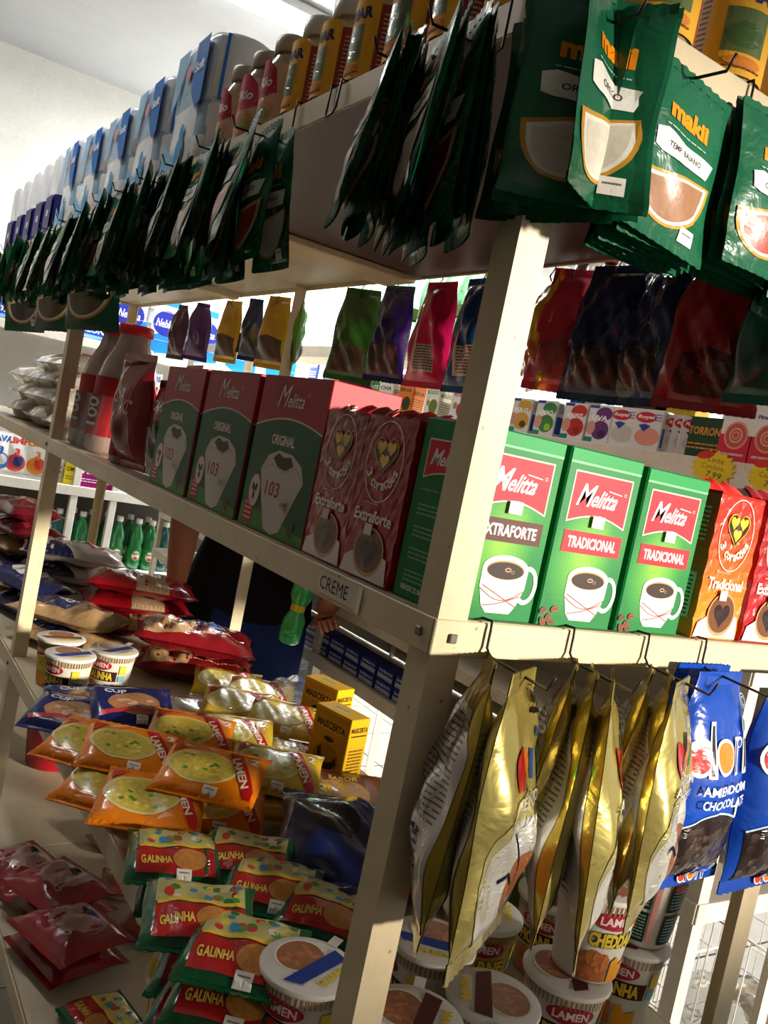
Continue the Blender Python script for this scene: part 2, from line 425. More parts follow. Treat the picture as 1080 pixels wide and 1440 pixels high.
# rack across the aisle, its ends and posts
RXA, RYA, RYB, RWD = 1.044, .385, 3.75, .33
rack2 = link('shelf_rack', None); tag(rack2, 'cream steel shelf rack across the aisle holding jelly boxes and milk cartons', 'shelf')
r2 = C(222, 214, 196, .03)
for y, sy in ((RYA, 1), (1.95, 1), (RYB, -1)):
    for x, sx in ((RXA, 1), (RXA + RWD, -1)):
        p = link('post', post_mesh(sx, sy, 1.80, r2), rack2); p.location = (x, y, 0)
for z, lip in ((1.565, .05), (1.777, .04), (1.20, .04), (.93, .035), (.735, .04)):
    d = link('shelf_board', MB().box(RXA + .002, RYA, z - .012, RXA + RWD - .002, RYB, z, r2).mesh('shelf_board', CREAM), rack2)
    link('rail', MB().box(RXA - .004, RYA, z - lip, RXA, RYB, z, r2, bev=.001).mesh('rail', CREAM), d)
    link('rail', MB().box(RXA, RYA - .004, z - lip, RXA + RWD, RYA, z, r2, bev=.001).mesh('rail', CREAM), d)
link('back_panel', MB().box(RXA + RWD - .01, RYA + .04, .74, RXA + RWD - .004, RYB - .04, 1.56, C(176, 172, 160, .04)).mesh('back_panel', CREAM), rack2)
for y in (1.02, 1.30, 2.2): link('bracket', MB().box(RXA + .02, y, 1.725, RXA + RWD - .03, y + .025, 1.74, C(214, 196, 150)).mesh('bracket', CREAM), rack2)
# neighbouring rack end standing just behind it (white and grey steel post with wire clip)
rack3 = link('rack_post', None); tag(rack3, 'grey and white steel post left of the cream post at bottom right', 'post')
pm = MB(); pm.box(0, 0, 0, .004, .03, 1.4, C(170, 170, 168)); pm.box(.004, 0, 0, .02, .004, 1.4, C(244, 242, 238))
pm.box(.02, 0, 0, .024, .03, 1.4, C(190, 180, 160))
link('post', pm.mesh('post', CREAM), rack3); rack3.location = (.985, .46, 0)
wm = MB(); wm.tube([(.012, -.004, .80), (.018, -.012, .79), (.022, -.012, .74), (.012, -.004, .72), (.013, -.006, .62), (.02, -.006, .55), (.016, -.004, .54)], .0016, C(214, 206, 196)); wm.tube([(.012, -.004, .74), (.03, -.01, .735), (.03, -.01, .75)], .0016, C(214, 206, 196))
link('wire_clip', wm.mesh('wire_clip', PLAST), rack3)
# white shelving along the back wall
BY, BD = 4.0, .42
rackb = link('wall_shelving', None); tag(rackb, 'white shelving along the back wall stocked with cleaning bottles and paper rolls', 'shelf')
wcr = C(236, 232, 222, .03)
for x in (-1.3, -.35, .55, .66, .86, 1.9, 2.9):
    w_ = .035
    link('post', MB().box(x, BY - .004, 0, x + w_, BY + .03, 1.95 if x < .6 or x > 1 else 1.7, wcr, bev=.002).mesh('post', CREAM), rackb)
for z, lip in ((1.70, .045), (.96, .05), (.555, .045), (.15, .045)):
    d = link('shelf_board', MB().box(-1.3, BY + .002, z - .02, 2.93, RY1 - .01, z, wcr).mesh('shelf_board', CREAM), rackb)
    link('rail', MB().box(-1.3, BY - .006, z - lip, 2.93, BY, z, wcr, bev=.002).mesh('rail', CREAM), d)
link('back_panel', MB().box(-1.3, RY1 - .012, .16, 2.93, RY1 - .006, .93, C(120, 112, 104, .12)).mesh('back_panel', CREAM), rackb)
# ================================================================ KITS (meshes shared by alike things)
def pil(w, h, t, seed=0, wr=.0015, seal=.012, gather=0.0, sag=1.0, waist=.07, curl=0.0, pw=2.6, pe=.62, be=.55):
    r = random.Random(seed); ph = [r.uniform(0, 6.28) for _ in range(6)]; kx = [r.uniform(28, 70) for _ in range(3)]; kz = [r.uniform(18, 50) for _ in range(3)]
    def half(u, v):
        s = min(1, max(0, (v - seal) / (h - 2 * seal))); a = max(0.0, 1 - abs(2 * u / w) ** pw)
        b = math.sin(PI * (1 - (1 - s) ** sag)) if 0 < s < 1 else 0; b = max(0, b) ** be
        th = t / 2 * a ** pe * b
        k = a ** .4 * b
        wv = (math.sin(kx[0] * u + kz[0] * v + ph[0]) + .7 * math.sin(kx[1] * u * 1.7 - kz[1] * v * 1.3 + ph[1]) + .5 * math.sin(kx[2] * 2.6 * u + kz[2] * 2.4 * v + ph[2]))
        return max(0.0004, th + wr * wv * k), b
    def xs(u, v, b):
        g = 1 - gather * math.exp(-((h - v) / (h * .22)) ** 2)
        return u * (1 - waist * b) * g + .0012 * math.sin(v * 60 + ph[3]) * (1 if abs(u) > w * .3 else 0) * 1.0
    def F(u, v):
        th, b = half(u, v); return (xs(u, v, b), -th + curl * (u / w * 2) ** 2, v)
    def B(u, v):
        th, b = half(-u, v); return (xs(u, v, b), th + curl * (u / w * 2) ** 2, v)
    return F, B
def xf(mb, mode, h, t):
    if mode == 'hang': mb.v = [(x, y, z - h + .012) for x, y, z in mb.v]
    elif mode == 'lie':
        k = .38 * t; mb.v = [(x, z - h / 2, max(0.0004, k - y if -y > 0 else k - min(y, k))) for x, y, z in mb.v]
    return mb
def bag(w, h, t, m, fc, bc=None, art=None, bart=None, mode='hang', seed=0, wr=.0015, seal=.012, gather=0.0, sag=1.0, waist=.07, curl=0.0, nu=16, nv=22, sealc=None, sticker=None, body='body', ml=.007, pw=2.6, pe=.62, be=.55, zig_=.0009):
    F, B = pil(w, h, t, seed, wr, seal, gather, sag, waist, curl, pw, pe, be); bc = bc or fc; kit = []
    b = MB(); b.grid(F, -w / 2, w / 2, seal, h - seal, nu, nv, fc, 0)
    b.grid(B, -w / 2, w / 2, seal, h - seal, nu, nv, bc, 0, flip=True); kit.append((body, xf(b, mode, h, t).mesh('body', m), []))
    s = MB(); sc = sealc or (fc if not callable(fc) else fc(0, 0))
    for v0, v1 in ((0, seal), (h - seal, h)):
        s2 = MB(); n = max(8, int(w / .006))
        zig = lambda u, v, v0=v0, v1=v1: (F(u, v)[0], -.0006 + curl * (u / w * 2) ** 2 + .0007 * math.sin(u * 500), v + (zig_ * (int(round((u / w + .5) * n)) % 2) * (1 if v0 > 0 else -1) if (v == 0 or v == h) else 0))
        zb = lambda u, v, zig=zig: (zig(u, v)[0], zig(u, v)[1] + .0012, zig(u, v)[2])
        s2.grid(zig, -w / 2, w / 2, v0, v1, n, 2, sc, 0); s2.grid(zb, -w / 2, w / 2, v0, v1, n, 2, sc, 0, flip=True)
        kit.append(('top_seal' if v0 > 0 else 'bottom_seal', xf(s2, mode, h, t).mesh('seal', m), []))
    if art: kit.append(('front_print', xf(MB().decal(art, nfn(F), ml, off=.0004), mode, h, t).mesh('front_print', [m, FOOD]), []))
    if bart and mode != 'lie': kit.append(('back_print', xf(MB().decal(bart, nfn(B, True), ml, off=.0004), mode, h, t).mesh('back_print', [m, FOOD]), []))
    if sticker:
        a = Art(); a.rect(sticker[0], sticker[1], sticker[0] + .02, sticker[1] + .014, C(240, 235, 225)); a.lines(sticker[0] + .003, sticker[0] + .017, sticker[1] + .008, 1, .004, C(120, 115, 110))
        kit.append(('price_sticker', xf(MB().decal(a, nfn(F), ml, off=.0014), mode, h, t).mesh('price_sticker', PAPER), []))
    return kit
# --- seasoning sachets
def sachet_kit(seed, food, word, back='d', curl=0.0, front=C(22, 92, 62)):
    w, h = .115, .172; a = Art()
    a.rect(-w / 2, 0, w / 2, .035, C(16, 84, 54))
    a.text('makii', 0, h - .048, .062, .019, C(236, 140, 22), .05)
    a.lines(-.033, .03, h - .066, 1, .003, C(170, 200, 180))
    a.poly([(-.043, h - .072), (-.03, h - .069), (.0, h - .073), (.045, h - .073), (.037, h - .091), (.0, h - .093), (-.03, h - .091), (-.04, h - .088)], C(232, 230, 222))
    a.text(word, 0, h - .082, .05, .006, C(70, 60, 60), .02)
    def drop(rx, dp, up): return [(rx * math.cos(PI * q / 16) - .001, h - .104 - up + .008 * math.cos(PI * q / 16) - dp * math.sin(PI * q / 16) ** .75) for q in range(17)]
    a.poly(drop(.050, .051, 0), C(190, 140, 50)); a.poly(drop(.045, .045, .003), C(228, 222, 208)); a.poly(drop(.040, .039, .006), food, 1)
    b = Art(); 
    b.poly([(-.04, .10), (-.02, .115), (.02, .115), (.042, .10), (.046, .06), (.03, .03), (-.02, .028), (-.042, .05)], C(225, 222, 214))
    b.poly([(-.034, .096), (-.016, .111), (.022, .113), (.042, .098), (.046, .06), (.03, .032), (-.014, .03), (-.036, .05)], C(92, 92, 82, .15), 1)
    b.lines(-.04, .04, .15, 5, .005, C(70, 140, 104))
    return bag(w, h, .013, FILM, front, C(12, 96, 54), a, b, 'hang', seed, .0013, .008, curl=curl, nu=12, nv=16, sticker=(.018, .012) if seed % 2 == 0 else None, ml=.008)
SACH = [sachet_kit(i, f, wd, curl=cu) for i, (f, wd, cu) in enumerate([(C(150, 108, 78, .12), 'TEMP. BAIANO', .0), (C(176, 66, 52, .12), 'COLORIFICO', .004), (C(206, 200, 184, .1), 'OREGANO', -.005), (C(92, 84, 44, .15), 'LOURO', .008), (C(60, 58, 50, .12), 'PIMENTA', -.008)])]
# --- wire hooks
def hook_kit(drop=.05, L=.10):
    m = MB(); m.tube([(0, .012, .002), (0, -.0065, .003), (0, -.0075, -.005), (0, -.0075, -drop + .006), (0, -.013, -drop), (0, -L, -drop - .004), (0, -L - .006, -drop + .008)], .0013, C(30, 30, 32))
    return [('wire', m.mesh('display_hook', WIRE), [])]
HOOK = hook_kit(.05, .078); HOOKG = hook_kit(.026, .085)
def uhook():
    m = MB(); m.tube([(-.012, .008, .003), (-.012, -.006, .003), (-.012, -.007, -.03), (-.008, -.008, -.036), (.006, -.008, -.034), (.012, -.008, -.028), (.013, -.007, .003), (.013, .008, .003)], .0014, C(30, 30, 32))
    return [('wire', m.mesh('display_hook', WIRE), [])]
UHOOK = uhook()
# --- jars
def jar_kit(kind):
    k = []
    if kind == 'y':
        prof = [(.030, 0), (.037, .004), (.038, .02), (.038, .085), (.033, .1), (.026, .108), (.026, .116)]
        b = MB().lathe(prof, C(176, 150, 96, .1), 18)
        k.append(('glass', b.mesh('glass', GLASS), []))
        c = MB().lathe([(.0285, .112), (.03, .114), (.03, .134), (.027, .138)], C(206, 200, 186), 20)
        c.v = c.v; k.append(('lid', c.mesh('lid', PLAST), []))
        cyl = lambda u, v: (.0392 * math.sin(u / .0392), -.0392 * math.cos(u / .0392), v)
        a = Art(); w = .038
        a.poly([(-w, .01), (w, .01), (w, .092), (w - .012, .102), (-w + .012, .102), (-w, .092)], C(238, 176, 40))
        a.rect(w - .003, .01, w, .092, C(150, 60, 40))
        a.text('BEMAR', -.001, .083, .056, .0135, C(30, 34, 84), .05)
        a.rect(-.024, .03, .018, .070, C(92, 112, 60, .1), 1); a.ell(-.003, .046, .018, .012, C(66, 96, 44, .2), m=1)
        a.ell(0, .022, .02, .005, C(222, 130, 30)); a.lines(-.02, .02, .016, 1, .004, C(120, 60, 20))
        lab = MB(); 
        a2 = Art(); a2.rect(-.055, .012, -.038, .092, C(206, 176, 160)); a2.lines(-.053, -.04, .08, 12, .005, C(120, 90, 80)); a2.rect(.038, .012, .055, .092, C(160, 60, 48)); a2.lines(.04, .053, .08, 12, .005, C(220, 190, 160))
        lab.decal(a, nfn(cyl), .008, off=.0002); lab.decal(a2, nfn(cyl), .008, off=.0002)
        k.append(('label', lab.mesh('label', [PAPER, FOOD]), []))
    else:
        prof = [(.028, 0), (.034, .004), (.035, .02), (.035, .078), (.030, .098), (.024, .106), (.024, .112)]
        k.append(('glass', MB().lathe(prof, C(150, 124, 92, .25), 18).mesh('glass', GLASS), []))
        k.append(('lid', MB().lathe([(.0265, .108), (.028, .11), (.028, .126), (.026, .13)], C(176, 160, 140), 20).mesh('lid', PLAST), []))
        cyl = lambda u, v: (.0357 * math.sin(u / .0357), -.0357 * math.cos(u / .0357), v)
        a = Art(); red = C(176, 32, 56) if kind == 'r' else C(196, 60, 90)
        a.rect(-.04, .006, .04, .088, C(206, 176, 150, .1)); a.poly([(-.03, .05), (-.024, .08), (-.008, .094), (.008, .094), (.024, .08), (.03, .05), (.0, .042)], red)
        a.text('d\'Rio', 0, .065, .042, .014, C(240, 232, 224), .03, .2); a.ell(0, .028, .028, .017, C(206, 140, 90, .2), m=1); a.ell(-.01, .03, .01, .008, C(180, 90, 60), m=1); a.ell(.012, .024, .012, .008, C(140, 150, 60), m=1)
        k.append(('label', MB().decal(a, nfn(cyl), .008, off=.0002).mesh('label', [PAPER, FOOD]), []))
    return k
JARY = jar_kit('y'); JARR = jar_kit('r'); JARP = jar_kit('p')
# --- coffee cartons
def mpanel(a, cx, cy, w, h):
    """red panel with white border, concave foot and script word"""
    def pts(e): return [(cx - w / 2 - e, cy + h / 2 + e), (cx + w / 2 + e, cy + h / 2 + e), (cx + w / 2 + e, cy - h / 2 - e * 1.3)] + [(cx + w / 2 * (1 - 2 * i / 10) * 1.0, cy - h / 2 - e + math.sin(PI * i / 10) * h * .17) for i in range(1, 10)] + [(cx - w / 2 - e, cy - h / 2 - e * 1.3)]
    a.poly(pts(.0013), C(236, 226, 200)); a.poly(pts(0), C(206, 28, 46))
    a.text('M', cx - w * .25, cy + h * .06, w * .22, h * .46, C(246, 240, 232), .01, .35); a.text('elitta', cx + w * .09, cy + h * .02, w * .44, h * .36, C(246, 240, 232), .02, .42)
    a.stroke([(cx + w * .12, cy + h * .22), (cx + w * .36, cy + h * .18)], .0009, C(246, 240, 232)); a.ring(cx + w * .42, cy + h * .2, .0016, .0016, .0004, C(246, 240, 232), 10)
def coffee_cup(a, cx, cy, s):
    a.ring(cx + s * .52, cy + s * .05, s * .24, s * .33, s * .08, C(240, 236, 226)); 
    a.poly([(cx - s * .5, cy + s * .3), (cx - s * .49, cy - s * .02), (cx - s * .38, cy - s * .34), (cx - s * .26, cy - s * .46), (cx + s * .26, cy - s * .46), (cx + s * .38, cy - s * .3), (cx + s * .49, cy - s * .02), (cx + s * .5, cy + s * .3)], C(244, 240, 230))
    a.ell(cx, cy + s * .3, s * .5, s * .22, C(247, 243, 234)); a.ell(cx, cy + s * .27, s * .42, s * .165, C(186, 142, 84)); a.ell(cx, cy + s * .262, s * .40, s * .145, C(48, 36, 28))
    a.ring(cx + s * .05, cy + s * .28, s * .07, s * .04, s * .02, C(190, 150, 110), 10); a.ring(cx + s * .16, cy + s * .25, s * .04, s * .03, s * .012, C(150, 120, 90), 10)
    br = C(150, 66, 56)
    a.stroke([(cx - s * .47 + s * .94 * i / 10, cy - s * .08 - .18 * s * math.sin(PI * i / 10) + s * .02) for i in range(11)], s * .018, br)
    a.stroke([(cx - s * .44 + s * .82 * i / 10, cy + s * .0 - .34 * s * (i / 10)) for i in range(11)], s * .018, br)
    a.stroke([(cx - s * .36 + s * .78 * i / 10, cy - s * .34 + .2 * s * (i / 10) ** 1.6) for i in range(11)], s * .018, br)
def beans(a, pts, s=.0045):
    for i, (x, y, r) in enumerate(pts): a.ell(x, y, s, s * .68, C(110 + 14 * (i % 3), 70, 44), 12, r); a.stroke([(x - s * .7 * math.cos(r), y - s * .7 * math.sin(r)), (x + s * .7 * math.cos(r), y + s * .7 * math.sin(r))], s * .16, C(52, 30, 18))
MW, MH, MD = .094, .1625, .084
def melitta_kit(word, band, cupx=0.006):
    x0 = MW / 2; b = MB(); g = C(14, 122, 62)
    b.box(-x0, -MD / 2, 0, x0, MD / 2, MH, g, bev=.0012)
    def gc(u, v):
        d = math.hypot((u + .008) / .040, (v - .062) / .055); d = max(0, 1 - d) ** .8; q = max(0, 1 - math.hypot((u - .015) / .05, (v - .095) / .05)) * .4; k = min(1, d + q)
        return C(14 + 110 * k, 116 + 62 * k, 52 + 8 * k, .015)
    fp = MB(); yb = -MD / 2 - .0004
    fp.grid(lambda u, v: (u, yb, v), -x0 + .0015, x0 - .0015, .0015, MH - .0015, 20, 34, gc, 0, smooth=False)
    a = Art(); a.rect(-x0 + .0015, MH - .012, x0 - .0015, MH - .0015, C(10, 140, 66)); a.rect(-x0 + .0015, MH - .014, x0 - .0015, MH - .012, C(120, 196, 140))
    mpanel(a, 0, MH - .043, .072, .044)
    a.rect(-.036, .069, .038, .089, band); a.text(word, .001, .079, .062, .0105, C(248, 244, 236), .03)
    coffee_cup(a, cupx, .031, .052)
    beans(a, [(-.041, .014, .5), (-.034, .008, 1.0), (-.028, .016, .2), (-.030, .004, 0), (-.040, .004, 2.2)])
    fp.decal(a, flat_front(yb), off=.0001)
    sp = MB(); s = Art(); mpanel(s, .000, MH - .036, .058, .033)
    s.lines(-.03, .03, .098, 1, .003, C(120, 180, 130)); s.poly([(.012, .088), (.026, .088), (.023, .073), (.015, .073)], C(190, 40, 50)); s.ring(.029, .081, .004, .004, .001, C(190, 40, 50), 10)
    s.ring(.019, .043, .008, .009, .0012, C(200, 220, 200)); s.rect(.012, .036, .026, .042, C(200, 220, 200))
    for i, y in enumerate((.084, .064, .044, .024)): s.lines(-.028, .006, y, 3, .004, C(130, 180, 140))
    s.text('VENDE 25.06', -.014, .010, .032, .005, C(220, 230, 215), .02)
    sp.decal(s, lambda u, v: ((-x0 - .0004, -u, v), (-1, 0, 0)), off=.0001)
    st = MB(); a2 = Art(); a2.rect(-.007, .094, .008, .105, C(246, 244, 240)); a2.poly([(-.001, .1055), (.0005, .1025), (.003, .1055)], C(180, 180, 175)); st.decal(a2, flat_front(yb), off=.003)
    return [('carton', b.mesh('carton', CARD), []), ('front_print', fp.mesh('front_print', CARD), []), ('side_print', sp.mesh('side_print', CARD), []), ('price_sticker', st.mesh('price_sticker', PAPER), [])]
MEL_X = melitta_kit('EXTRAFORTE', C(84, 44, 34)); MEL_T = melitta_kit('TRADICIONAL', C(206, 28, 42))
def heart(cx, cy, s, n=22):
    o = []
    for i in range(n):
        t = 2 * PI * i / n; o.append((cx + s * .0625 * 16 * math.sin(t) ** 3 * .5, cy + s * .0625 * .5 * (13 * math.cos(t) - 5 * math.cos(2 * t) - 2 * math.cos(3 * t) - math.cos(4 * t))))
    return o
def coracoes_kit(word, top, bot, seed):
    w, h, d = .084, .160, .055; x0 = w / 2; b = MB(); r = random.Random(seed)
    def mixc(v): k = min(1, max(0, v / h)); k = k * k * (3 - 2 * k); return C(*(bot[i] + (top[i] - bot[i]) * k for i in range(3)), .02)
    # vacuum brick: slightly wavy faces, folded top
    def ring_(z, sh): 
        o = []
        N_ = 10
        for i in range(N_): o.append((-x0 + w * i / N_, -d / 2))
        for i in range(5): o.append((x0, -d / 2 + d * i / 5))
        for i in range(N_): o.append((x0 - w * i / N_, d / 2))
        for i in range(5): o.append((-x0, d / 2 - d * i / 5))
        return [(x * sh + .0006 * math.sin(z * 170 + x * 60 + seed), y * sh + .0007 * math.sin(z * 240 + x * 150 + seed), z) for x, y in o]
    zs = [0, .003] + [.003 + (h - .010) * i / 16 for i in range(1, 17)] + [h - .003, h]
    vs = []; 
    for k, z in enumerate(zs): vs += ring_(z, .97 if k == 0 else .955 if k == len(zs) - 1 else 1)
    n = 30; fs = []; cs = []
    for k in range(len(zs) - 1):
        for i in range(n): j = (i + 1) % n; fs.append((k * n + i, k * n + j, (k + 1) * n + j, (k + 1) * n + i)); cs.append(mixc(zs[k]))
    fs.append(tuple(range(n - 1, -1, -1))); cs.append(mixc(0)); fs.append(tuple((len(zs) - 1) * n + i for i in range(n))); cs.append(mixc(h))
    b.add(vs, fs, cs, 0, False)
    fold = MB(); fold.grid(lambda u, v: (u * (1 - .1 * v / .02), -.004 + .018 * (v / .02) + .001 * math.sin(u * 300), h - .0005 + .012 * math.sin(PI * v / .045) + .0015 * math.sin(u * 190 + seed)), -x0 + .002, x0 - .002, 0, .02, 18, 3, mixc(h)); fold.grid(lambda u, v: (u * (1 - .1 * v / .02), -.003 + .018 * (v / .02) + .001 * math.sin(u * 300), h - .002 + .011 * math.sin(PI * v / .045) + .0015 * math.sin(u * 190 + seed)), -x0 + .002, x0 - .002, 0, .02, 18, 3, mixc(h), flip=True)
    a = Art(); cr = C(240, 226, 200)
    a.ring(0, .116, .031, .040, .0011, cr, 34); a.arctext('3 corações', 0, .116, .0245, 205, 345, .0105, cr, .03)
    a.poly(heart(.0, .124, .042), C(226, 178, 50)); a.poly(heart(.0, .124, .039), C(58, 30, 16))
    for x, y in ((-.0085, .130), (.0085, .130), (0, .117)): a.poly(heart(x, y, .016, 16), C(240, 190, 50))
    a.lines(-.022, .004, .0735, 1, .004, C(226, 150, 120)); a.text(word, 0, .062, .064, .0125, C(244, 234, 214), .03)
    wh = C(226, 218, 206)
    a.poly([(-.04, .002), (-.036, .018), (-.02, .026), (.02, .03), (.036, .026), (.04, .002)], wh)
    a.ell(.004, .028, .026, .024, C(196, 150, 100)); a.ell(.004, .029, .0235, .021, C(112, 68, 40)); a.poly(heart(.004, .0285, .03), C(44, 24, 16))
    yb = -d / 2
    F = lambda u, v: ((u, yb - .0008, v), (0, -1, 0))
    fp = MB().decal(a, F, off=.0003)
    st = MB(); a2 = Art(); a2.rect(-.008, .044, .005, .055, C(236, 230, 220)); st.decal(a2, F, off=.0022)
    sp = MB(); s = Art(); s.rect(-.02, .02, .02, .07, C(226, 218, 206)); s.lines(-.017, .017, .064, 10, .0045, C(70, 40, 40)); s.lines(-.02, .02, .14, 8, .005, C(226, 180, 150))
    sp.decal(s, lambda u, v: ((-x0 - .001, -u, v), (-1, 0, 0)), off=.0002)
    sp2 = MB().decal(s, lambda u, v: ((x0 + .001, u, v), (1, 0, 0)), off=.0002)
    return [('brick', b.mesh('brick_pack', FILM), []), ('top_fold', fold.mesh('top_fold', FILM), []), ('front_print', fp.mesh('front_print', FILM), []), ('side_print', sp.mesh('side_print', FILM), []), ('side_print', sp2.mesh('side_print', FILM), []), ('price_sticker', st.mesh('price_sticker', PAPER), [])]
COR_R = [coracoes_kit('Extraforte', (158, 22, 30), (176, 26, 34), s) for s in (1, 2)]; COR_O = coracoes_kit('Tradicional', (214, 40, 28), (240, 140, 24), 3)
def filter_kit():
    w, h, d = .178, .188, .09; x0 = w / 2; yb = -d / 2 - .0004; b = MB().box(-x0, -d / 2, 0, x0, d / 2, h, C(178, 30, 44), bev=.001)
    a = Art(); gr = C(24, 92, 52); n = 12
    bc = [(-x0 + .001 + (w - .002) * i / n, .118 + .020 * math.sin(PI * (.12 + .75 * i / n))) for i in range(n + 1)]
    a.poly([(-x0 + .001, .001), (x0 - .001, .001)] + bc[::-1], gr); a.poly([(-x0 + .001, .001), (x0 - .001, .001), (x0 - .001, .012), (.02, .02), (-x0 + .001, .028)], C(70, 140, 50, .03))
    a.stroke(bc, .0022, C(222, 206, 170))
    wt = C(236, 228, 216)
    a.text('M', -.022, .164, .022, .026, wt, 0, .4); a.text('elitta', .012, .160, .042, .017, wt, .01, .3); a.ring(.040, .168, .002, .002, .0005, wt, 10)
    a.text('ORIGINAL', -.004, .112, .062, .0125, wt, .03)
    k0 = len(a.it)
    a.poly([(-.046, .074), (-.034, .092), (-.012, .100), (.018, .098), (.040, .088), (.050, .070), (.034, .040), (.018, .008), (.002, .002), (-.016, .006), (-.032, .038)], C(214, 208, 196))
    a.poly([(-.022, .090), (-.012, .097), (.002, .093), (.016, .095), (.024, .086), (.008, .078), (-.010, .081)], C(62, 40, 28))
    a.stroke([(-.046, .073), (-.022, .082), (.006, .076), (.03, .084), (.049, .070)], .0012, C(180, 172, 158))
    for q in range(k0, len(a.it)): vs, *re_ = a.it[q]; a.it[q] = ([(x * 1.2 + .006, y) for x, y in vs], *re_)
    a.text('103', -.008, .054, .038, .018, C(170, 34, 46), .01)
    a.rect(-.078, .006, -.052, .036, C(186, 34, 44)); a.lines(-.075, -.055, .028, 4, .006, C(230, 200, 190))
    a.ell(-.056, .046, .0165, .0215, C(186, 34, 44)); a.ell(-.056, .046, .0148, .0197, C(226, 218, 206))
    for x, y, r in ((-.060, .050, .4), (-.052, .050, -.4), (-.056, .040, 0)): a.ell(x, y, .0035, .0055, C(44, 30, 26), 10, r)
    beans(a, [(.052, .016, .5), (.060, .020, 1.4), (.056, .010, 0)], .005)
    f = MB().decal(a, flat_front(yb), off=.0001)
    s = MB(); sa = Art(); sa.rect(-.043, .001, .043, .124, gr); sa.stroke([(-.043, .124), (.043, .124)], .002, C(222, 206, 170)); sa.lines(-.035, .035, .11, 12, .007, C(150, 176, 150)); sa.text('Melitta', 0, .158, .05, .016, wt, .0, .3)
    s.decal(sa, lambda u, v: ((x0 + .0004, u, v), (1, 0, 0)), off=.0001)
    t = MB(); a3 = Art(); a3.text('Melitta', 0, 0, .07, .02, wt, 0, .3); t.decal(a3, flat_top(h + .0002), off=.0001)
    st = MB(); a2 = Art(); a2.rect(.022, .034, .037, .046, C(206, 200, 190)); a2.text('8,49', .0295, .040, .011, .005, C(90, 90, 90)); st.decal(a2, flat_front(yb), off=.003)
    return [('carton', b.mesh('carton', CARD), []), ('front_print', f.mesh('front_print', CARD), []), ('side_print', s.mesh('side_print', CARD), []), ('top_print', t.mesh('top_print', CARD), []), ('price_sticker', st.mesh('price_sticker', PAPER), [])]
FILT = filter_kit()
# --- hanging peanut bags
def gold_kit(seed):
    w, h = .145, .245; gc = C(176, 152, 52)
    def fc(u, v): return C(186, 170, 98)
    a = Art()
    a.ell(.0, .078, .066, .070, C(206, 194, 130)); a.ell(.0, .070, .064, .058, C(236, 234, 226)); a.ell(.01, .066, .028, .032, C(120, 70, 40, .2), m=1)
    a.stroke([(-.02 + .004 * i, .115 - .0006 * i * i - .004 * i) for i in range(12)], .002, C(30, 30, 70)); a.stroke([(-.03, .075), (-.018, .08), (-.01, .07)], .004, C(30, 30, 60))
    a.ell(-.028, .168, .014, .018, C(214, 40, 40)); a.rect(-.016, .15, -.010, .195, C(30, 30, 34)); a.ell(-.002, .168, .012, .014, C(232, 128, 40)); a.rect(.012, .154, .017, .18, C(40, 90, 180)); a.ell(.034, .192, .005, .005, C(40, 90, 180)); a.rect(.026, .154, .031, .18, C(30, 140, 80))
    a.text('AMENDOIM', 0, .140, .092, .0105, C(240, 240, 232), .02); a.text('TIPO JAPONES', 0, .124, .092, .0095, C(240, 240, 232), .02)
    a.ring(.03, .222, .014, .011, .0016, C(24, 24, 24)); a.ell(.03, .222, .009, .006, C(24, 24, 24)); a.rect(.018, .208, .042, .212, C(24, 24, 24))
    b = Art(); b.poly([(-.066, .016), (.066, .016), (.066, .17), (.04, .2), (-.05, .2), (-.066, .17)], C(214, 212, 208))
    b.lines(-.055, .055, .19, 18, .0052, C(120, 116, 116), .32); b.lines(-.03, .055, .082, 6, .007, C(90, 90, 96), .3); b.text('ALIMENTOS LTDA.', 0, .088, .07, .006, C(50, 50, 60), .02)
    return bag(w, h, .046, FOIL, fc, C(178, 156, 60), a, b, 'hang', seed, .0042, .018, gather=.52, sag=1.25, waist=.10, nu=22, nv=28, ml=.008)
GOLD = [gold_kit(s) for s in (11, 12, 13)]
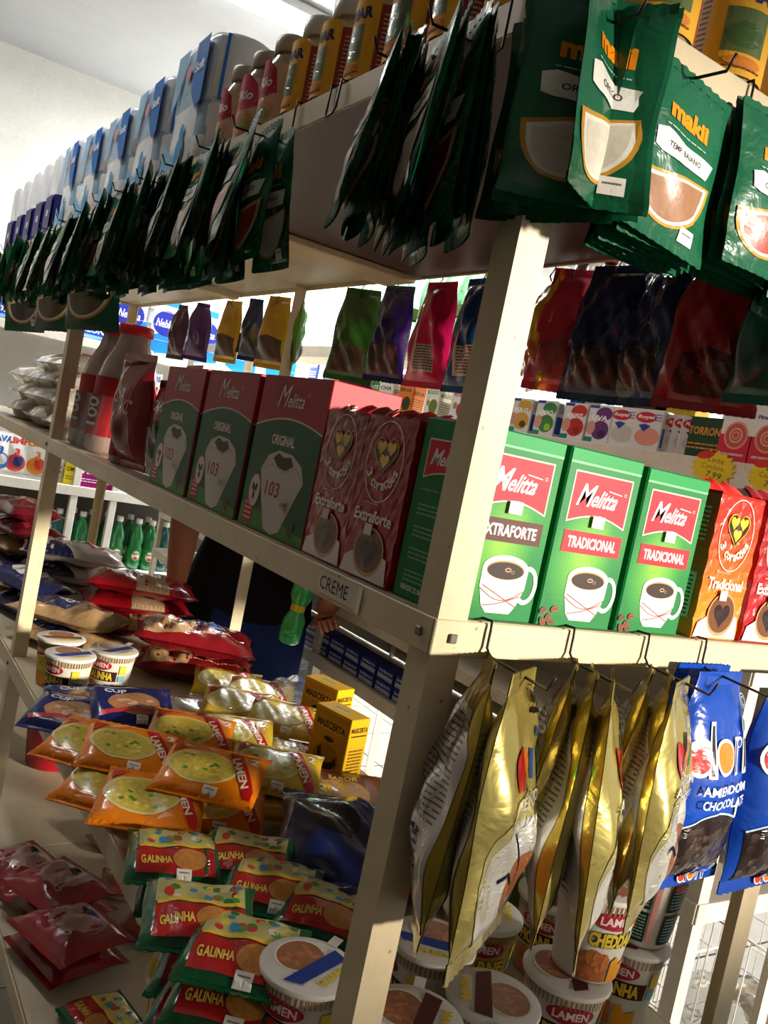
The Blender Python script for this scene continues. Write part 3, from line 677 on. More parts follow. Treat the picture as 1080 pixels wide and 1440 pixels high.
def blue_kit():
    w, h = .145, .235
    a = Art()
    a.poly([(-.064, .062)] + [(-.064 + .128 * i / 8, .070 + .02 * math.sin(PI * i / 8)) for i in range(9)] + [(.064, .062), (.060, .014), (-.060, .014)], C(30, 16, 14)); 
    r = random.Random(3)
    for i in range(64):
        x, y = r.uniform(-.056, .056), r.uniform(.018, .074); s = r.uniform(.0045, .006); c = r.randint(26, 56)
        a.ell(x, y, s, s * .9, C(c + 14, c, c - 8), 12); a.lay -= 1
        a.ell(x - .001, y + .001, s * .62, s * .55, C(c + 36, c + 16, c + 6), 9); a.lay -= 1
    a.lay += 2
    a.stroke([(-.064 + .128 * i / 8, .071 + .02 * math.sin(PI * i / 8)) for i in range(9)], .002, C(190, 214, 236))
    for cx, cy, s in ((0, .150, 1.0), (.016, .012, .42)):
        wt = C(242, 240, 236)
        a.ell(cx - .046 * s, cy, .020 * s, .020 * s, wt); a.rect(cx - .034 * s, cy - .02 * s, cx - .022 * s, cy + .036 * s, wt); a.ell(cx - .046 * s, cy, .016 * s, .016 * s, C(214, 46, 46)); a.rect(cx - .031 * s, cy - .017 * s, cx - .025 * s, cy + .032 * s, C(28, 28, 34))
        a.ell(cx - .004 * s, cy, .019 * s, .019 * s, wt); a.ell(cx - .004 * s, cy, .0155 * s, .0155 * s, C(232, 124, 36))
        a.rect(cx + .018 * s, cy - .02 * s, cx + .028 * s, cy + .02 * s, wt); a.rect(cx + .020 * s, cy - .017 * s, cx + .025 * s, cy + .016 * s, C(26, 60, 140)); a.ell(cx + .030 * s, cy + .014 * s, .007 * s, .006 * s, wt); a.ell(cx + .030 * s, cy + .013 * s, .005 * s, .004 * s, C(26, 60, 140))
        a.rect(cx + .040 * s, cy - .02 * s, cx + .052 * s, cy + .02 * s, wt); a.rect(cx + .043 * s, cy - .017 * s, cx + .049 * s, cy + .016 * s, C(28, 28, 34)); a.ell(cx + .046 * s, cy + .031 * s, .009 * s, .009 * s, wt); a.ell(cx + .046 * s, cy + .031 * s, .0068 * s, .0068 * s, C(30, 150, 80))
    a.text('AMENDOIM', .0, .118, .085, .0095, C(236, 240, 244), .02); a.text('CHOCOLATE', .0, .104, .082, .0095, C(236, 240, 244), .02)
    a.ring(.045, .205, .011, .008, .001, C(160, 190, 224)); a.ring(.045, .205, .007, .005, .001, C(160, 190, 224))
    b = Art(); b.rect(-.05, .05, .05, .16, C(220, 222, 226)); b.lines(-.045, .045, .15, 16, .006, C(60, 60, 90), .5)
    return bag(w, h, .058, BAGF, C(14, 66, 168), C(14, 60, 156), a, b, 'hang', 5, .0018, .014, gather=.42, sag=1.2, waist=.05, nu=18, nv=24, sticker=(.026, .085), ml=.008)
DORI = blue_kit()
# --- pillow bags hanging along the back edge
def snack_kit(col, seed, strip=None, back=None, w=.14, h=.20, gather=.3, dark=None, panel=True):
    a = Art(); dk = dark or C(70, 52, 40, .1)
    if panel: a.poly([(-.055, .02), (.055, .02), (.05, .075), (.0, .085), (-.05, .075)], dk, 1)
    if strip: a.rect(.012, .03, .022, .185, strip); a.text('MIX', .017, .15, .008, .02, C(240, 210, 60), .03, rot=1.57); a.text('1kg', .017, .11, .008, .014, C(240, 240, 230), .03, rot=1.57)
    b = Art(); b.rect(-.04, .03, .03, .085, C(206, 196, 180)); b.lines(-.038, .028, .08, 9, .0056, C(80, 70, 70), .5); b.rect(.03, .03, .036, .18, C(220, 220, 210))
    return bag(w, h, .05, BAGF, col, back or col, a, a if not strip else b, 'hang', seed, .006, .012, gather=gather, sag=1.15, waist=.1, nu=18, nv=24, ml=.009)
SN = {
 'purple': snack_kit(C(70, 26, 96), 21, w=.1, h=.17, gather=.5, panel=False), 'maroon': snack_kit(C(66, 30, 50), 22, w=.1, h=.17, gather=.5, panel=False),
 'yellow': snack_kit(C(198, 150, 26), 23, h=.19, w=.12, dark=C(86, 62, 40, .12)), 'navy': snack_kit(C(26, 36, 84), 24, w=.08, h=.18, dark=C(40, 34, 40, .1)),
 'lime': snack_kit(C(104, 160, 30), 25, h=.2, w=.11, dark=C(60, 66, 40, .1)), 'green': snack_kit(C(44, 92, 22), 26, h=.215, w=.15, dark=C(76, 60, 40, .1)),
 'indigo': snack_kit(C(36, 24, 96), 27, h=.21, w=.13, dark=C(70, 50, 50, .1)), 'pink': snack_kit(C(214, 22, 88), 28, strip=C(226, 60, 120), h=.215, w=.15), 'pinkrev': None,
 'blue': snack_kit(C(10, 74, 140), 29, strip=C(40, 120, 190), h=.215, w=.16), 'yellow2': snack_kit(C(222, 200, 20), 30, w=.12, h=.2, dark=C(200, 110, 30, .1)),
 'rose': snack_kit(C(206, 60, 84), 31, h=.2, w=.13, dark=C(150, 60, 60, .12)), 'deep': snack_kit(C(10, 40, 92), 32, h=.215, w=.17, dark=C(60, 56, 50, .1)),
 'red': snack_kit(C(150, 16, 34), 33, h=.215, w=.17, gather=.5, dark=C(80, 12, 18, .1)), 'teal': snack_kit(C(20, 110, 100), 34, h=.2, w=.14, dark=C(30, 80, 80, .1)),
}
# --- flat packs lying on the shelf
def noodle_kit(kind, seed):
    w, h, t = .145, .118, .030; a = Art(); r = random.Random(seed)
    if kind in ('orange', 'yellow'):
        base = C(232, 128, 12) if kind == 'orange' else C(206, 170, 50); red = C(190, 26, 30)
        a.rect(-w / 2 + .004, .0, w / 2 - .004, .016, base)
        a.ell(-.014, .055, .052, .034, C(226, 214, 150)); a.ell(-.014, .055, .048, .031, C(206, 184, 76, .25), m=1)
        for i in range(14): x, y = r.uniform(-.045, .02), r.uniform(.036, .074); a.ell(x, y, .004, .003, C(90, 140, 40) if i % 2 else C(232, 214, 110), 8, m=1); a.lay -= 1
        a.lay += 1
        a.poly([(.014, .098), (.034, .098), (.066, .028), (.066, .012), (.056, .012)], red); a.text('LAMEN', .040, .058, .062, .011, C(240, 226, 200), .03, rot=-1.12)
        a.poly([(-.064, .098), (-.04, .098), (-.064, .075)], C(196, 60, 30)); a.text('2', .055, .085, .012, .016, C(240, 230, 210), .03)
    elif kind == 'navy':
        base = C(24, 34, 98)
        a.ell(0, .05, .045, .03, C(170, 120, 80, .3), m=1); a.text('CUP', -.03, .085, .04, .013, C(226, 226, 236), .03); a.stroke([(-.06, .02), (0, .034), (.06, .03)], .01, C(200, 60, 60))
        for i in range(10): a.ell(r.uniform(-.035, .035), r.uniform(.034, .066), .007, .004, C(206, 170, 140), 8, m=1); a.lay -= 1
        a.lay += 1
    elif kind == 'brown':
        base = C(120, 64, 30); a.ell(0, .05, .045, .03, C(176, 136, 80, .3), m=1); a.text('SABOR', .0, .085, .05, .012, C(226, 200, 120), .03); a.rect(-.06, .012, .06, .022, C(160, 30, 30))
    elif kind == 'green':
        base = C(20, 88, 48); w, h, t = .13, .125, .034
        a.rect(-.052, .012, .052, .06, C(178, 34, 34)); a.rect(-.052, .062, .052, .112, C(190, 184, 120, .12), 1)
        cs = [C(60, 130, 60), C(226, 206, 80), C(60, 140, 190), C(206, 60, 50), C(232, 214, 196), C(80, 160, 70)]
        for i in range(22): a.ell(r.uniform(-.045, .045), r.uniform(.068, .108), r.uniform(.004, .008), r.uniform(.004, .007), cs[i % 6], 9, r.uniform(0, 3)); a.lay -= 1
        a.lay += 1
        a.ell(.018, .038, .023, .019, C(196, 130, 60, .25), m=1); a.text('GALINHA', -.026, .034, .04, .015, C(232, 206, 90), .03, rot=.1); a.stroke([(-.05, .06), (-.02, .066), (.02, .062), (.05, .066)], .006, C(232, 196, 60))
    F = None
    return bag(w, h, t, FILM, base, base, a, None, 'lie', seed, .0016, .007, waist=.03, nu=18, nv=14, sticker=(.0, .006) if seed % 2 else None, ml=.008, pw=7, pe=.5, be=.3)
NOOD = {k: [noodle_kit(k, s) for s in (41 + i * 10, 42 + i * 10)] for i, k in enumerate(('orange', 'yellow', 'navy', 'brown', 'green'))}
def sack_kit(kind, seed):
    w, h, t = .30, .20, .075; a = Art()
    if kind == 'ninfa':
        base = C(120, 18, 26); 
        a.poly([(-.13, .02), (-.02, .03), (.0, .1), (-.02, .17), (-.13, .18)], C(170, 136, 96, .2), 1)
        a.ell(.045, .105, .052, .030, C(24, 74, 150)); a.text('Alpinny', .045, .105, .08, .026, C(226, 232, 240), .02, .15); a.lines(-.02, .12, .05, 1, .012, C(226, 170, 120)); a.lines(.0, .11, .165, 1, .012, C(216, 140, 110))
    elif kind == 'redend':
        base = C(150, 16, 28); a.poly([(-.02, .01), (.07, .01), (.07, .19), (-.02, .19)], C(176, 146, 110, .2), 1); a.text('ARROZ', -.08, .1, .08, .03, C(230, 200, 190), .03)
    elif kind == 'flour':
        base = C(216, 208, 206); a.poly([(-.14, .01), (.0, .01), (-.05, .07), (-.14, .09)], C(26, 32, 74)); a.poly([(-.13, .19), (-.02, .19), (.02, .14), (-.10, .12)], C(168, 40, 54)); a.poly([(.03, .12), (.13, .13), (.12, .07), (.05, .06)], C(200, 70, 80)); a.poly([(.05, .19), (.14, .19), (.14, .14)], C(26, 32, 84)); a.text('FARINHA', -.01, .1, .1, .022, C(30, 36, 90), .03)
    elif kind == 'maroon':
        base = C(96, 16, 30); a.rect(-.12, .06, .12, .13, C(150, 40, 50)); a.text('FEIJAO', 0, .095, .12, .03, C(220, 190, 180), .03)
    elif kind == 'tan':
        base = C(176, 142, 98, .1); a.rect(-.12, .04, .02, .16, C(30, 40, 90)); a.text('TRIGO', -.05, .1, .1, .03, C(226, 220, 206), .03)
    elif kind == 'navys':
        base = C(24, 30, 66); a.ell(0, .1, .08, .05, C(190, 186, 186)); a.text('SAL', 0, .1, .08, .04, C(170, 30, 40), .04)
    elif kind == 'white':
        base = C(214, 206, 190); a.text('CRISTAL', .04, .15, .12, .02, C(180, 40, 40), .03); a.lines(-.1, .1, .08, 4, .01, C(190, 176, 150))
    return bag(w, h, t, BAGF, base, base, a, None, 'lie', seed, .004, .012, waist=.05, nu=20, nv=16, ml=.012, pw=3.5, pe=.5, be=.42)
SACK = {k: [sack_kit(k, s) for s in (91 + 3 * i, 92 + 3 * i)] for i, k in enumerate(('ninfa', 'redend', 'flour', 'maroon', 'tan', 'navys', 'white'))}
# --- cups of noodles
def cup_kit(body, word, wc_, lidc, seed, back=False, bandc=None):
    H, R0, R1 = .104, .036, .0475; r = random.Random(seed)
    b = MB().lathe([(R0 - .003, .003), (R0, 0), (R0 + .0005, .004), (R1 - .001, H - .006)], body, 26)
    rim = MB().lathe([(R1 - .001, H - .008), (R1 + .003, H - .006), (R1 + .0035, H - .002), (R1 + .001, H)], C(226, 220, 208), 28, cap=False)
    rib = MB()
    for i in range(56):
        a = 2 * PI * i / 56; rr = R0 + (R1 - R0) * .88; p = Vector((rr * math.cos(a), rr * math.sin(a), H * .885)); t = Vector((-math.sin(a), math.cos(a), 0))
        o = Vector((math.cos(a), math.sin(a), 0)) * .0012
        vs = [p - t * .001 + o - Vector((0, 0, .006)), p + t * .001 + o - Vector((0, 0, .006)), p + t * .001 + o + Vector((0, 0, .006)) + o * .6, p - t * .001 + o + Vector((0, 0, .006)) + o * .6]
        rib.add(vs, [(0, 1, 2, 3)], C(150, 110, 60))
    lid = MB(); zl = H + .0006
    lid.lathe([(.0002, zl + .0012), (R1 * .6, zl + .001), (R1 + .001, zl), (R1 + .003, zl - .001)][::-1], C(220, 214, 206), 28, cap=False)
    la = Art(); fc = C(150, 96, 64, .2)
    la.ell(-.014, .004, .026, .030, C(226, 220, 206)); la.ell(-.014, .004, .0235, .0275, fc, m=1)
    for i in range(16): la.ell(-.014 + r.uniform(-.016, .016), .004 + r.uniform(-.02, .02), .005, .0028, C(r.randint(150, 206), r.randint(90, 130), 80), 8, r.uniform(0, 3), m=1); la.lay -= 1
    la.lay += 1
    la.poly([(.008, .040), (.026, .034), (.014, -.036), (-.004, -.043)], lidc); la.text(word, .030, -.002, .044, .0105, wc_, .05, rot=1.45)
    lid.decal(la, flat_top(zl + .0014), off=.0002)
    lid.add([(-.006, R1 - .002, zl + .001), (.006, R1 - .002, zl + .001), (.007, R1 + .012, zl + .004), (-.005, R1 + .012, zl + .004)], [(0, 1, 2, 3)], C(220, 214, 206))
    cone = lambda u, v: ((R0 + (R1 - R0) * v / H) * 1.006 * math.sin(u / R1), -(R0 + (R1 - R0) * v / H) * 1.006 * math.cos(u / R1), v)
    s = Art()
    if back:
        for x0, c in ((-.05, C(28, 52, 40)), (.012, C(28, 52, 40))):
            s.rect(x0, .052, x0 + .04, .088, c); s.rect(x0, .008, x0 + .04, .048, c); s.lines(x0 + .003, x0 + .037, .082, 7, .0042, C(170, 190, 176), .4); s.lines(x0 + .003, x0 + .037, .042, 8, .0042, C(170, 190, 176), .4)
            s.ell(x0 + .014, .084, .011, .005, C(206, 90, 100)); s.rect(x0 + .043, .01, x0 + .05, .086, C(206, 140, 130))
    else:
        s.ell(-.002, .078, .030, .011, C(176, 40, 56)); s.text('LAMEN', -.002, .078, .044, .010, C(236, 220, 210), .03)
        if bandc: s.rect(-.042, .044, .042, .066, bandc)
        s.text(word, 0, .055, .068, .019, C(30, 22, 20), .10); s.text(word, 0, .055, .066, .0175, wc_, .05)
        s.poly([(-.042, .004), (.0, .004), (.0, .034), (-.02, .042), (-.042, .036)], C(186, 104, 52, .25), 1); s.poly([(.004, .004), (.036, .004), (.036, .03), (.02, .024), (.012, .036), (.004, .03)], C(236, 158, 36))
        for i in range(12): s.ell(r.uniform(-.04, -.004), r.uniform(.008, .036), .005, .003, C(206, 126, 60), 8, r.uniform(0, 3), m=1); s.lay -= 1
        s.lay += 1
        s.rect(.046, .06, .062, .08, C(232, 200, 60)); s.rect(.046, .045, .062, .057, C(120, 190, 200))
    return [('cup', b.mesh('cup_body', PAPER), [('rim_ribs', rib.mesh('rim_ribs', PAPER))]), ('rim', rim.mesh('rim', PAPER), []), ('lid', lid.mesh('lid', [CARD, FOOD]), []), ('side_print', MB().decal(s, nfn(cone), .009, off=.0003).mesh('side_print', [CARD, FOOD]), [])]
CUPS = {'cheddar': cup_kit(C(214, 206, 190), 'CHEDDAR', C(226, 196, 60), C(206, 120, 90), 1), 'blue': cup_kit(C(214, 208, 190), 'GALINHA', C(226, 200, 60), C(34, 60, 140), 2, bandc=C(60, 30, 40)),
        'back': cup_kit(C(214, 206, 192), 'LEGUMES', C(226, 196, 60), C(120, 60, 50), 3, True), 'picanha': cup_kit(C(206, 198, 180), 'PICANHA', C(226, 190, 50), C(90, 40, 40), 4, bandc=C(70, 24, 30)),
        'yellow': cup_kit(C(190, 164, 70), 'CARNE', C(240, 214, 60), C(120, 80, 30), 5)}
# --- generic cartons and bottles
def carton(w, d, h, col, art=None, side=None, top=None, bev=.0012, m=CARD):
    k = [('carton', MB().box(-w / 2, -d / 2, 0, w / 2, d / 2, h, col, bev=bev).mesh('carton', m), [])]
    if art: k.append(('front_print', MB().decal(art, flat_front(-d / 2), off=.0003).mesh('front_print', [m, FOOD]), []))
    if side:
        k.append(('side_print', MB().decal(side, lambda u, v: ((-w / 2, -u, v), (-1, 0, 0)), off=.0003).mesh('side_print', [m, FOOD]), [])); k.append(('side_print', MB().decal(side, lambda u, v: ((w / 2, u, v), (1, 0, 0)), off=.0003).mesh('side_print', [m, FOOD]), []))
    if top: k.append(('top_print', MB().decal(top, flat_top(h), off=.0003).mesh('top_print', [m, FOOD]), []))
    return k
def jello_kit(c1, c2, word, royal=False):
    a = Art(); w, h = .066, .088
    a.rect(-w / 2 + .001, .001, w / 2 - .001, h - .001, C(214, 214, 210))
    if royal: a.ell(-.006, h - .018, .024, .012, C(190, 34, 44)); a.text('Royal', -.006, h - .018, .036, .01, C(240, 236, 230), .03, .2); a.ell(.004, .028, .028, .02, c1, m=1); a.poly([(-.02, h - .036), (-.006, h - .032), (.008, h - .036), (-.006, h - .050)], C(40, 70, 150)); a.lines(.012, .03, h - .012, 3, .006, C(70, 90, 160))
    else: a.ell(.010, h - .02, .022, .016, c1); a.text(word, .000, h - .030, .044, .012, C(240, 240, 236), .04, .1); a.ell(.006, .030, .024, .022, c1, m=1); a.ell(-.02, .034, .012, .016, C(206, 150, 130), m=1); a.ell(.012, .022, .010, .009, c2); a.rect(-w / 2 + .001, h - .008, -.006, h - .001, C(60, 60, 140)); a.rect(-w / 2 + .001, .001, -.01, .012, C(40, 130, 120))
    s = Art(); s.rect(-.012, .008, .012, .05, C(44, 90, 176)); s.lines(-.010, .010, .08, 5, .005, C(120, 120, 130), .5)
    return carton(w, .032, h, C(222, 222, 218), a, s)
JEL = [jello_kit(C(206, 160, 60), C(90, 60, 30), 'BOLO'), jello_kit(C(50, 130, 60), C(150, 200, 50), 'LIMAO'), jello_kit(C(196, 40, 40), C(150, 24, 30), 'MORANGO'), jello_kit(C(96, 40, 110), C(60, 20, 80), 'UVA'), jello_kit(C(196, 190, 184), C(0, 0, 0), '', True), jello_kit(C(222, 150, 126), C(0, 0, 0), '', True)]
def milk_kit():
    a = Art(); w, h = .074, .118
    a.rect(-w / 2 + .001, .001, w / 2 - .001, h * .45, C(206, 40, 60)); a.ell(0, h * .44, .027, .028, C(220, 150, 130)); a.ell(0, h * .44, .023, .024, C(190, 90, 70)); a.ring(0, h * .44, .015, .015, .003, C(226, 170, 150)); a.ring(0, h * .44, .008, .008, .002, C(226, 170, 150))
    a.text('Piracanjuba', 0, h * .77, .058, .010, C(60, 60, 130), .03); a.ell(0, h * .88, .007, .007, C(226, 130, 100)); a.text('LEITE CONDENSADO', 0, .014, .052, .005, C(240, 230, 226), .03); a.rect(.018, h - .012, .03, h - .004, C(60, 60, 60))
    return carton(w, .05, h, C(226, 224, 220), a, bev=.002)
MILK = milk_kit()
def box_kit(w, d, h, col, word, tc, sub=None, art=None, sc=None):
    a = art or Art()
    if not art:
        if sub: a.rect(-w * .45, h * .08, w * .45, h * .42, sub)
        a.text(word, 0, h * .66, w * .8, h * .2, tc, .03); a.lines(-w * .38, w * .38, h * .32, 2, h * .1, tc, .4)
    s = Art(); s.text(word, 0, h * .75, d * .8, h * .12, tc, .03); s.lines(-d * .4, d * .4, h * .55, 6, h * .07, tc, .35)
    return carton(w, d, h, col, a, s)
def maisena_kit():
    w, d, h = .115, .058, .165; col = C(226, 176, 12); a = Art(); dk = C(60, 36, 16)
    a.rect(-w * .46, h * .03, w * .46, h * .96, C(206, 150, 16)); a.rect(-w * .40, h * .72, w * .40, h * .86, C(216, 166, 20)); a.text('MAISCERTA', 0, h * .80, w * .78, h * .10, dk, .04); a.ell(0, h * .62, w * .14, h * .035, dk)
    a.ell(0, h * .36, w * .36, h * .2, C(176, 120, 16)); a.poly([(-.03, h * .45), (-.02, h * .5), (-.012, h * .36), (.004, h * .3), (.022, h * .36), (.03, h * .44), (.036, h * .34), (.018, h * .22), (-.01, h * .2), (-.026, h * .3)], dk)
    s = Art(); s.text('MAISCERTA', 0, h * .85, d * .86, h * .07, dk, .04); s.lines(-d * .4, d * .4, h * .76, 1, h * .05, dk, .4); s.lines(-d * .36, d * .36, h * .56, 9, h * .045, C(120, 84, 20), .5)
    t = Art(); t.rect(-.035, -.012, .02, .012, C(206, 190, 120)); t.lines(-.03, .015, .004, 2, .006, dk, .4)
    return carton(w, d, h, col, a, s, t)
MAIS = maisena_kit()
def bottle(prof, col, m, capc, cap_z, cap_r, cap_h, label=None, lc=None, art=None, n=18, liquid=None, neck=None):
    k = [('bottle_body', MB().lathe(prof, col, n).mesh('bottle_body', m), [])]
    k.append(('cap', MB().lathe([(cap_r, cap_z), (cap_r * 1.03, cap_z + cap_h * .1), (cap_r, cap_z + cap_h * .9), (cap_r * .9, cap_z + cap_h)], capc, n).mesh('cap', PLAST), []))
    if label:
        z0, z1, r = label
        k.append(('label', MB().lathe([(r, z0), (r, z1)], lc, n, cap=False).mesh('label', CARD), []))
        if art: k.append(('label_print', MB().decal(art, nfn(lambda u, v: (r * 1.01 * math.sin(u / r), -r * 1.01 * math.cos(u / r), v)), r * .25, off=.0003).mesh('label_print', [CARD, FOOD]), []))
    return k
def pscale(p, s): return [(r * s, z * s) for r, z in p]
ca = Art(); ca.rect(-.04, .10, .04, .145, C(190, 20, 30)); ca.text('Cola', 0, .122, .06, .03, C(240, 236, 230), .03, .3)
COLA = bottle([(.03, 0), (.046, .006), (.048, .02), (.048, .09), (.046, .105), (.048, .15), (.047, .18), (.036, .215), (.02, .245), (.0155, .255), (.0155, .27)], C(150, 126, 120), PET, C(206, 26, 34), .262, .019, .022, (.085, .155, .0488), C(176, 22, 30), ca)
# chocolate milk bottle: wide mouthed with a red screw cap
cb = Art(); cb.text('100', .0, .07, .05, .04, C(40, 24, 24), .06, rot=1.57); cb.text('100', .0, .07, .048, .036, C(226, 220, 214), .02, rot=1.57)
CHOC = bottle([(.042, 0), (.050, .006), (.051, .03), (.051, .105), (.050, .13), (.044, .155), (.030, .185), (.026, .205), (.0255, .215)], C(170, 146, 136), GLASS, C(212, 26, 34), .208, .029, .018, (.03, .13, .0518), C(168, 24, 32), cb)
ga = Art(); ga.ell(0, .075, .022, .026, C(226, 226, 200)); ga.text('PINHO', 0, .085, .036, .01, C(30, 60, 140), .04); ga.poly([(-.01, .055), (0, .078), (.01, .055)], C(240, 196, 60)); ga.ell(0, .06, .012, .008, C(206, 60, 60))
GREENB = [bottle(pscale([(.026, 0), (.037, .006), (.038, .03), (.038, .11), (.033, .125), (.038, .14), (.037, .165), (.022, .20), (.014, .215), (.014, .235)], 1.08), c, GLASS, C(236, 236, 232), .245, .017, .026, (.05, .11, .0415), lc, ga) for c, lc in ((C(20, 116, 60), C(40, 130, 60)), (C(16, 84, 76), C(24, 70, 84)))]
BLEACH = bottle(pscale([(.03, 0), (.042, .006), (.043, .02), (.043, .075), (.036, .10), (.036, .11), (.042, .13), (.040, .165), (.026, .20), (.015, .212), (.015, .23)], 1.08), C(206, 214, 212), PLAST, C(200, 30, 40), .238, .018, .026, (.02, .08, .0468), C(226, 200, 200), None)
ja = Art(); ja.ell(0, .07, .03, .035, C(150, 60, 150)); ja.text('UVA', 0, .085, .034, .016, C(240, 220, 240), .04); ja.ell(0, .055, .02, .014, C(70, 20, 90))
JUICE = bottle(pscale([(.03, 0), (.04, .006), (.041, .03), (.041, .13), (.036, .15), (.022, .19), (.015, .21), (.014, .235)], 1.0), C(64, 16, 24), GLASS, C(226, 60, 36), .228, .017, .02, (.02, .10, .0418), C(110, 50, 120), ja)
SODA = bottle(pscale([(.028, 0), (.038, .008), (.041, .03), (.040, .09), (.034, .12), (.041, .15), (.04, .185), (.024, .23), (.013, .25), (.013, .265)], 1.0), C(150, 214, 170), PET, C(40, 150, 60), .258, .016, .018, (.10, .135, .0385), C(120, 160, 90), None)
SODA2 = bottle(pscale([(.026, 0), (.040, .012), (.042, .05), (.041, .09), (.024, .125), (.024, .14), (.041, .175), (.040, .22), (.020, .255), (.013, .265), (.013, .28)], 1.0), C(50, 176, 92), GLASS, C(30, 160, 60), .274, .016, .016, (.122, .145, .0265), C(226, 196, 40), None)
WATER = bottle(pscale([(.03, 0), (.037, .006), (.038, .1), (.037, .15), (.02, .18), (.014, .19), (.014, .2)], 1.0), C(70, 140, 206), PET, C(200, 36, 44), .193, .018, .018, (.04, .09, .0388), C(30, 90, 160), None)
# --- paper roll packs
def roll_pack(dark=False, w=.20, d=.10, h=.25, seed=0):
    h *= .9; r = random.Random(seed); k = []
    rows = 2; m = MB(); R = d / 2 * .96; nx = max(1, round(w / d))
    for i in range(nx):
        for j in range(2): m.lathe([(R * .96, j * h / 2 + .002), (R, j * h / 2 + .008), (R, (j + 1) * h / 2 - .008), (R * .96, (j + 1) * h / 2 - .002)], C(232, 232, 232), 18, cx=-w / 2 + d * (i + .5))
    k.append(('rolls', m.mesh('rolls', PAPER), []))
    # printed wrap following the rolls, drawn in at the seams
    n = 40; per = []
    for i in range(n):
        a = 2 * PI * i / n; c, s = math.cos(a), math.sin(a); e = .42
        per.append((w / 2 * 1.015 * math.copysign(abs(c) ** e, c), d / 2 * 1.03 * math.copysign(abs(s) ** e, s)))
    zs = [0, .008, h * .25, h * .49, h * .51, h * .75, h - .01, h]
    sc = [.93, 1, 1.0, .985, .985, 1.0, 1.0, .94]
    b = MB(); vs = []; fs = []; cs = []
    base = C(228, 232, 236); lb = C(120, 176, 214); bl = C(24, 110, 190); nv = C(44, 40, 110)
    for z, q in zip(zs, sc):
        for x, y in per: vs.append((x * q + r.uniform(-.0012, .0012), y * q + r.uniform(-.0012, .0012), z))
    for kz in range(len(zs) - 1):
        for i in range(n):
            j = (i + 1) % n; fs.append((kz * n + i, kz * n + j, (kz + 1) * n + j, (kz + 1) * n + i)); cs.append((nv if kz < 4 else base) if dark else (C(150, 186, 212) if (i // 4 + kz // 2) % 3 == 0 else C(206, 220, 232) if (i // 4 + kz // 2) % 3 == 1 else base))
    fs.append(tuple(range(n - 1, -1, -1))); cs.append(base); fs.append(tuple((len(zs) - 1) * n + i for i in range(n))); cs.append(base)
    b.add(vs, fs, cs, 0, True)
    k.append(('wrapper', b.mesh('wrapper', FILM), []))
    a = Art(); a2 = Art()
    if dark: 
        a.rect(-w * .42, .01, w * .42, h * .5, nv); a.rect(-.012, h * .25, .012, h * .33, C(220, 220, 230)); a2.rect(-d * .3, .01, d * .3, h * .5, nv)
    else:
        a.poly([(w * .08, h * .98), (w * .40, h * .98), (w * .40, h * .5), (w * .28, h * .45), (w * .10, h * .62)], bl); a.poly([(-w * .44, .01), (-w * .44, h * .3), (-w * .2, h * .18), (w * .1, .01)], lb); a.ell(w * .04, h * .16, w * .11, h * .13, C(60, 150, 200)); a.ell(w * .04, h * .32, w * .06, h * .06, C(60, 150, 200))
        a.poly([(-w * .42, h * .98), (-w * .1, h * .98), (-w * .3, h * .6), (-w * .42, h * .55)], C(150, 196, 226)); a.ell(-w * .05, h * .78, w * .07, h * .06, C(206, 150, 150)); a.text('Soft', w * .24, h * .78, w * .24, h * .08, C(240, 240, 246), .04)
        a2.poly([(-d * .36, h * .5), (d * .36, h * .62), (d * .36, h * .98), (-d * .36, h * .98)], bl); a2.ell(0, h * .72, d * .14, h * .05, C(226, 100, 100)); a2.poly([(-d * .36, .01), (d * .36, .01), (d * .3, h * .2), (-d * .3, h * .3)], lb)
    k.append(('front_print', MB().decal(a, lambda u, v: ((u, -d / 2 * 1.06, v), (0, -1, 0)), .03, off=.0012).mesh('front_print', CARD), []))
    k.append(('side_print', MB().decal(a2, lambda u, v: ((w / 2 * 1.04, u, v), (1, 0, 0)), .03, off=.0012).mesh('side_print', CARD), []))
    # twisted film ears on top
    e = MB(); e.grid(lambda u, v: (u, .004 * math.sin(u * 120), h + v * (1 - abs(u) / w * 1.2) + .003 * math.sin(u * 200)), -w * .4, w * .4, -.004, .016, 14, 2, C(214, 226, 236)); k.append(('film_fold', e.mesh('film_fold', CLEARF), []))
    return k
ROLL = [roll_pack(False, .20, .11, .25, 1), roll_pack(False, .20, .11, .235, 2)]; ROLLD = roll_pack(True, .11, .11, .25, 3)
ROLLW = roll_pack(False, .24, .12, .24, 5)
# ================================================================ THE GOODS
def RY(a): return Matrix.Rotation(math.radians(a), 3, 'Y')
def RX(a): return Matrix.Rotation(math.radians(a), 3, 'X')
def RZ_(a): return Matrix.Rotation(math.radians(a), 3, 'Z')
U = rnd.uniform
# ---- coffee and filters on the middle shelf, long side (faces -x)
def left(kit, name, label, cat, y, d, group=None, z=ZM, x=.012, j=1.5, s=1.0): return place(kit, name, label, cat, (x + d / 2, y, z + .0005), (0, 0, -90 + U(-j, j)), group, s)
place(MEL_X, 'coffee_carton', 'green extra strong coffee carton beside the corner post, red logo on both faces', 'coffee', (.012 + MW / 2, .006 + MD / 2, ZM + .0005), (0, 0, .4), 'green coffee cartons')
place(MEL_T, 'coffee_carton', 'green TRADICIONAL coffee carton in the middle of the three green ones', 'coffee', (.112 + MW / 2, .005 + MD / 2, ZM + .0005), (0, 0, -.5), 'green coffee cartons')
place(MEL_T, 'coffee_carton', 'green TRADICIONAL coffee carton next to the orange coffee pack', 'coffee', (.216 + MW / 2, .008 + MD / 2, ZM + .0005), (0, 0, .8), 'green coffee cartons', (1, 1, .985))
